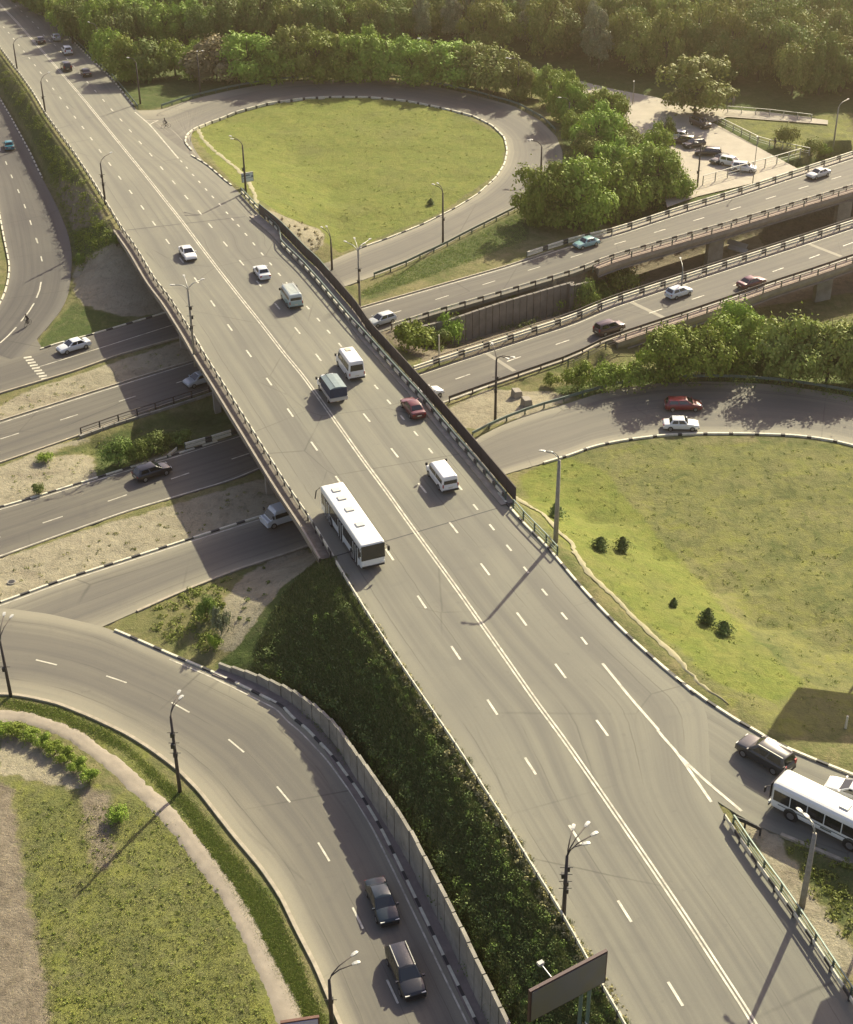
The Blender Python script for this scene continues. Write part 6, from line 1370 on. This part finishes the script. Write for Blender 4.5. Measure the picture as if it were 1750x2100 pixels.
scrub('grass', 'ragged tufts dotted over the loop lawn', [(400, 265), (480, 212), (700, 202), (900, 222), (1030, 290), (1000, 380), (850, 470), (690, 518), (560, 420)], .0015, .4, .12, LM['olive'], 42, 12, lf=.16)
scrub('grass', 'dry and green tufts dotted over the lower left meadow', [(40, 1640), (190, 1650), (330, 1660), (450, 1830), (560, 2120), (100, 2120)], .003, .22, .16, LM['olive'], 43, 14, lf=.13)
scrub('grass', 'weeds dotted over the sandy verges left of the bridge', [(0, 1180), (300, 1060), (560, 985), (590, 1030), (300, 1125), (0, 1230)], .002, .3, .15, LM['olive'], 44, 16, lf=.15)
scrub('grass', 'weeds dotted over the upper sandy verges left of the bridge', [(0, 820), (330, 720), (420, 740), (60, 850), (0, 980), (220, 900), (200, 980), (0, 1030)], .002, .35, .2, LM['olive'], 45, 16, lf=.15)
# grass blades standing up from the open ground
def grass(name, label, poly, dens, hh, mt, seed, wd=.08):
    r = np.random.default_rng(seed); us = [p[0] for p in poly]; vs_ = [p[1] for p in poly]; n = int((max(us) - min(us)) * (max(vs_) - min(vs_)) * dens); P = []
    U_ = r.uniform(min(us), max(us), n); V_ = r.uniform(min(vs_), max(vs_), n)
    for u, v in zip(U_, V_):
        if inworld(poly, u, v): g_ = U(u, v, 0.); P.append((g_.x, g_.y))
    P = np.array(P); k = 7; Q = np.repeat(P, k, 0) + r.normal(size=(len(P) * k, 2)) * .22
    Z = np.array([tz(a, b) for a, b in Q]); a = r.uniform(0, 6.28, len(Q)); l = hh * r.uniform(.4, 1.3, len(Q)); tx, ty = np.cos(a) * wd, np.sin(a) * wd; lean = r.normal(size=(len(Q), 2)) * hh * .45
    V = np.stack([np.stack([Q[:, 0] - tx, Q[:, 1] - ty, Z - .02], 1), np.stack([Q[:, 0] + tx, Q[:, 1] + ty, Z - .02], 1), np.stack([Q[:, 0] + lean[:, 0] + tx * .3, Q[:, 1] + lean[:, 1], Z + l], 1)], 1).reshape(-1, 3)
    me = npmesh(name, V, np.arange(len(V)).reshape(-1, 3), mt, False); ca = me.color_attributes.new('leaf', 'FLOAT_COLOR', 'POINT'); cc = np.ones((len(Q), 4)); cc[:, :3] = r.uniform(0, 1, (len(Q), 3)); ca.data.foreach_set('color', np.repeat(cc, 3, 0).astype(np.float32).ravel())
    return tag(link(name, me), label, 'grass', kind='stuff')
GM = leafmat('grass_blades', (.17, .175, .065), (.24, .225, .095), (.33, .29, .16)); GD = leafmat('grass_lush', (.16, .225, .05), (.23, .265, .07), (.33, .32, .12))
grass('grass', 'rough yellow green grass of the dry meadow in the lower left corner', [(30, 1620), (190, 1640), (330, 1640), (450, 1830), (560, 2120), (95, 2120), (70, 1850)], .022, .1, GM, 21, .035)
grass('grass', 'lush grass verge between the footpath and the curved ramp', [(0, 1425), (110, 1445), (230, 1500), (400, 1650), (560, 1850), (670, 2110), (630, 2110), (520, 1900), (380, 1660), (250, 1530), (120, 1470), (0, 1440)], .2, .12, GD, 22, .045)
grass('grass', 'green grass wedge between loop ramp and upper highway', [(720, 605), (1070, 440), (1080, 490), (900, 560), (770, 600)], .1, .12, GD, 25, .05)

# ------------------------------------------------------------------ warm summer haze: one even volume round the whole place
hz = MB(); hz.box((20, 240, 36.75), (3400, 3400, 103.5)); hm = bpy.data.materials.new('haze'); hm.use_nodes = True; t_ = hm.node_tree
t_.nodes.remove(t_.nodes['Principled BSDF']); pv = t_.nodes.new('ShaderNodeVolumePrincipled'); pv.inputs['Density'].default_value = .00034
pv.inputs['Color'].default_value = (1, .84, .6, 1); pv.inputs['Anisotropy'].default_value = .85; t_.links.new(pv.outputs[0], t_.nodes['Material Output'].inputs['Volume'])
hz_ = tag(hz.build('haze', hm), 'thin warm summer haze over the whole interchange', 'haze', kind='stuff')

grass('grass', 'long muted green grass between the scrub of the lower left embankment', EMB, .15, .24, leafmat('slope_grass', (.09, .125, .04), (.15, .175, .06), (.26, .24, .12)), 51, .05)
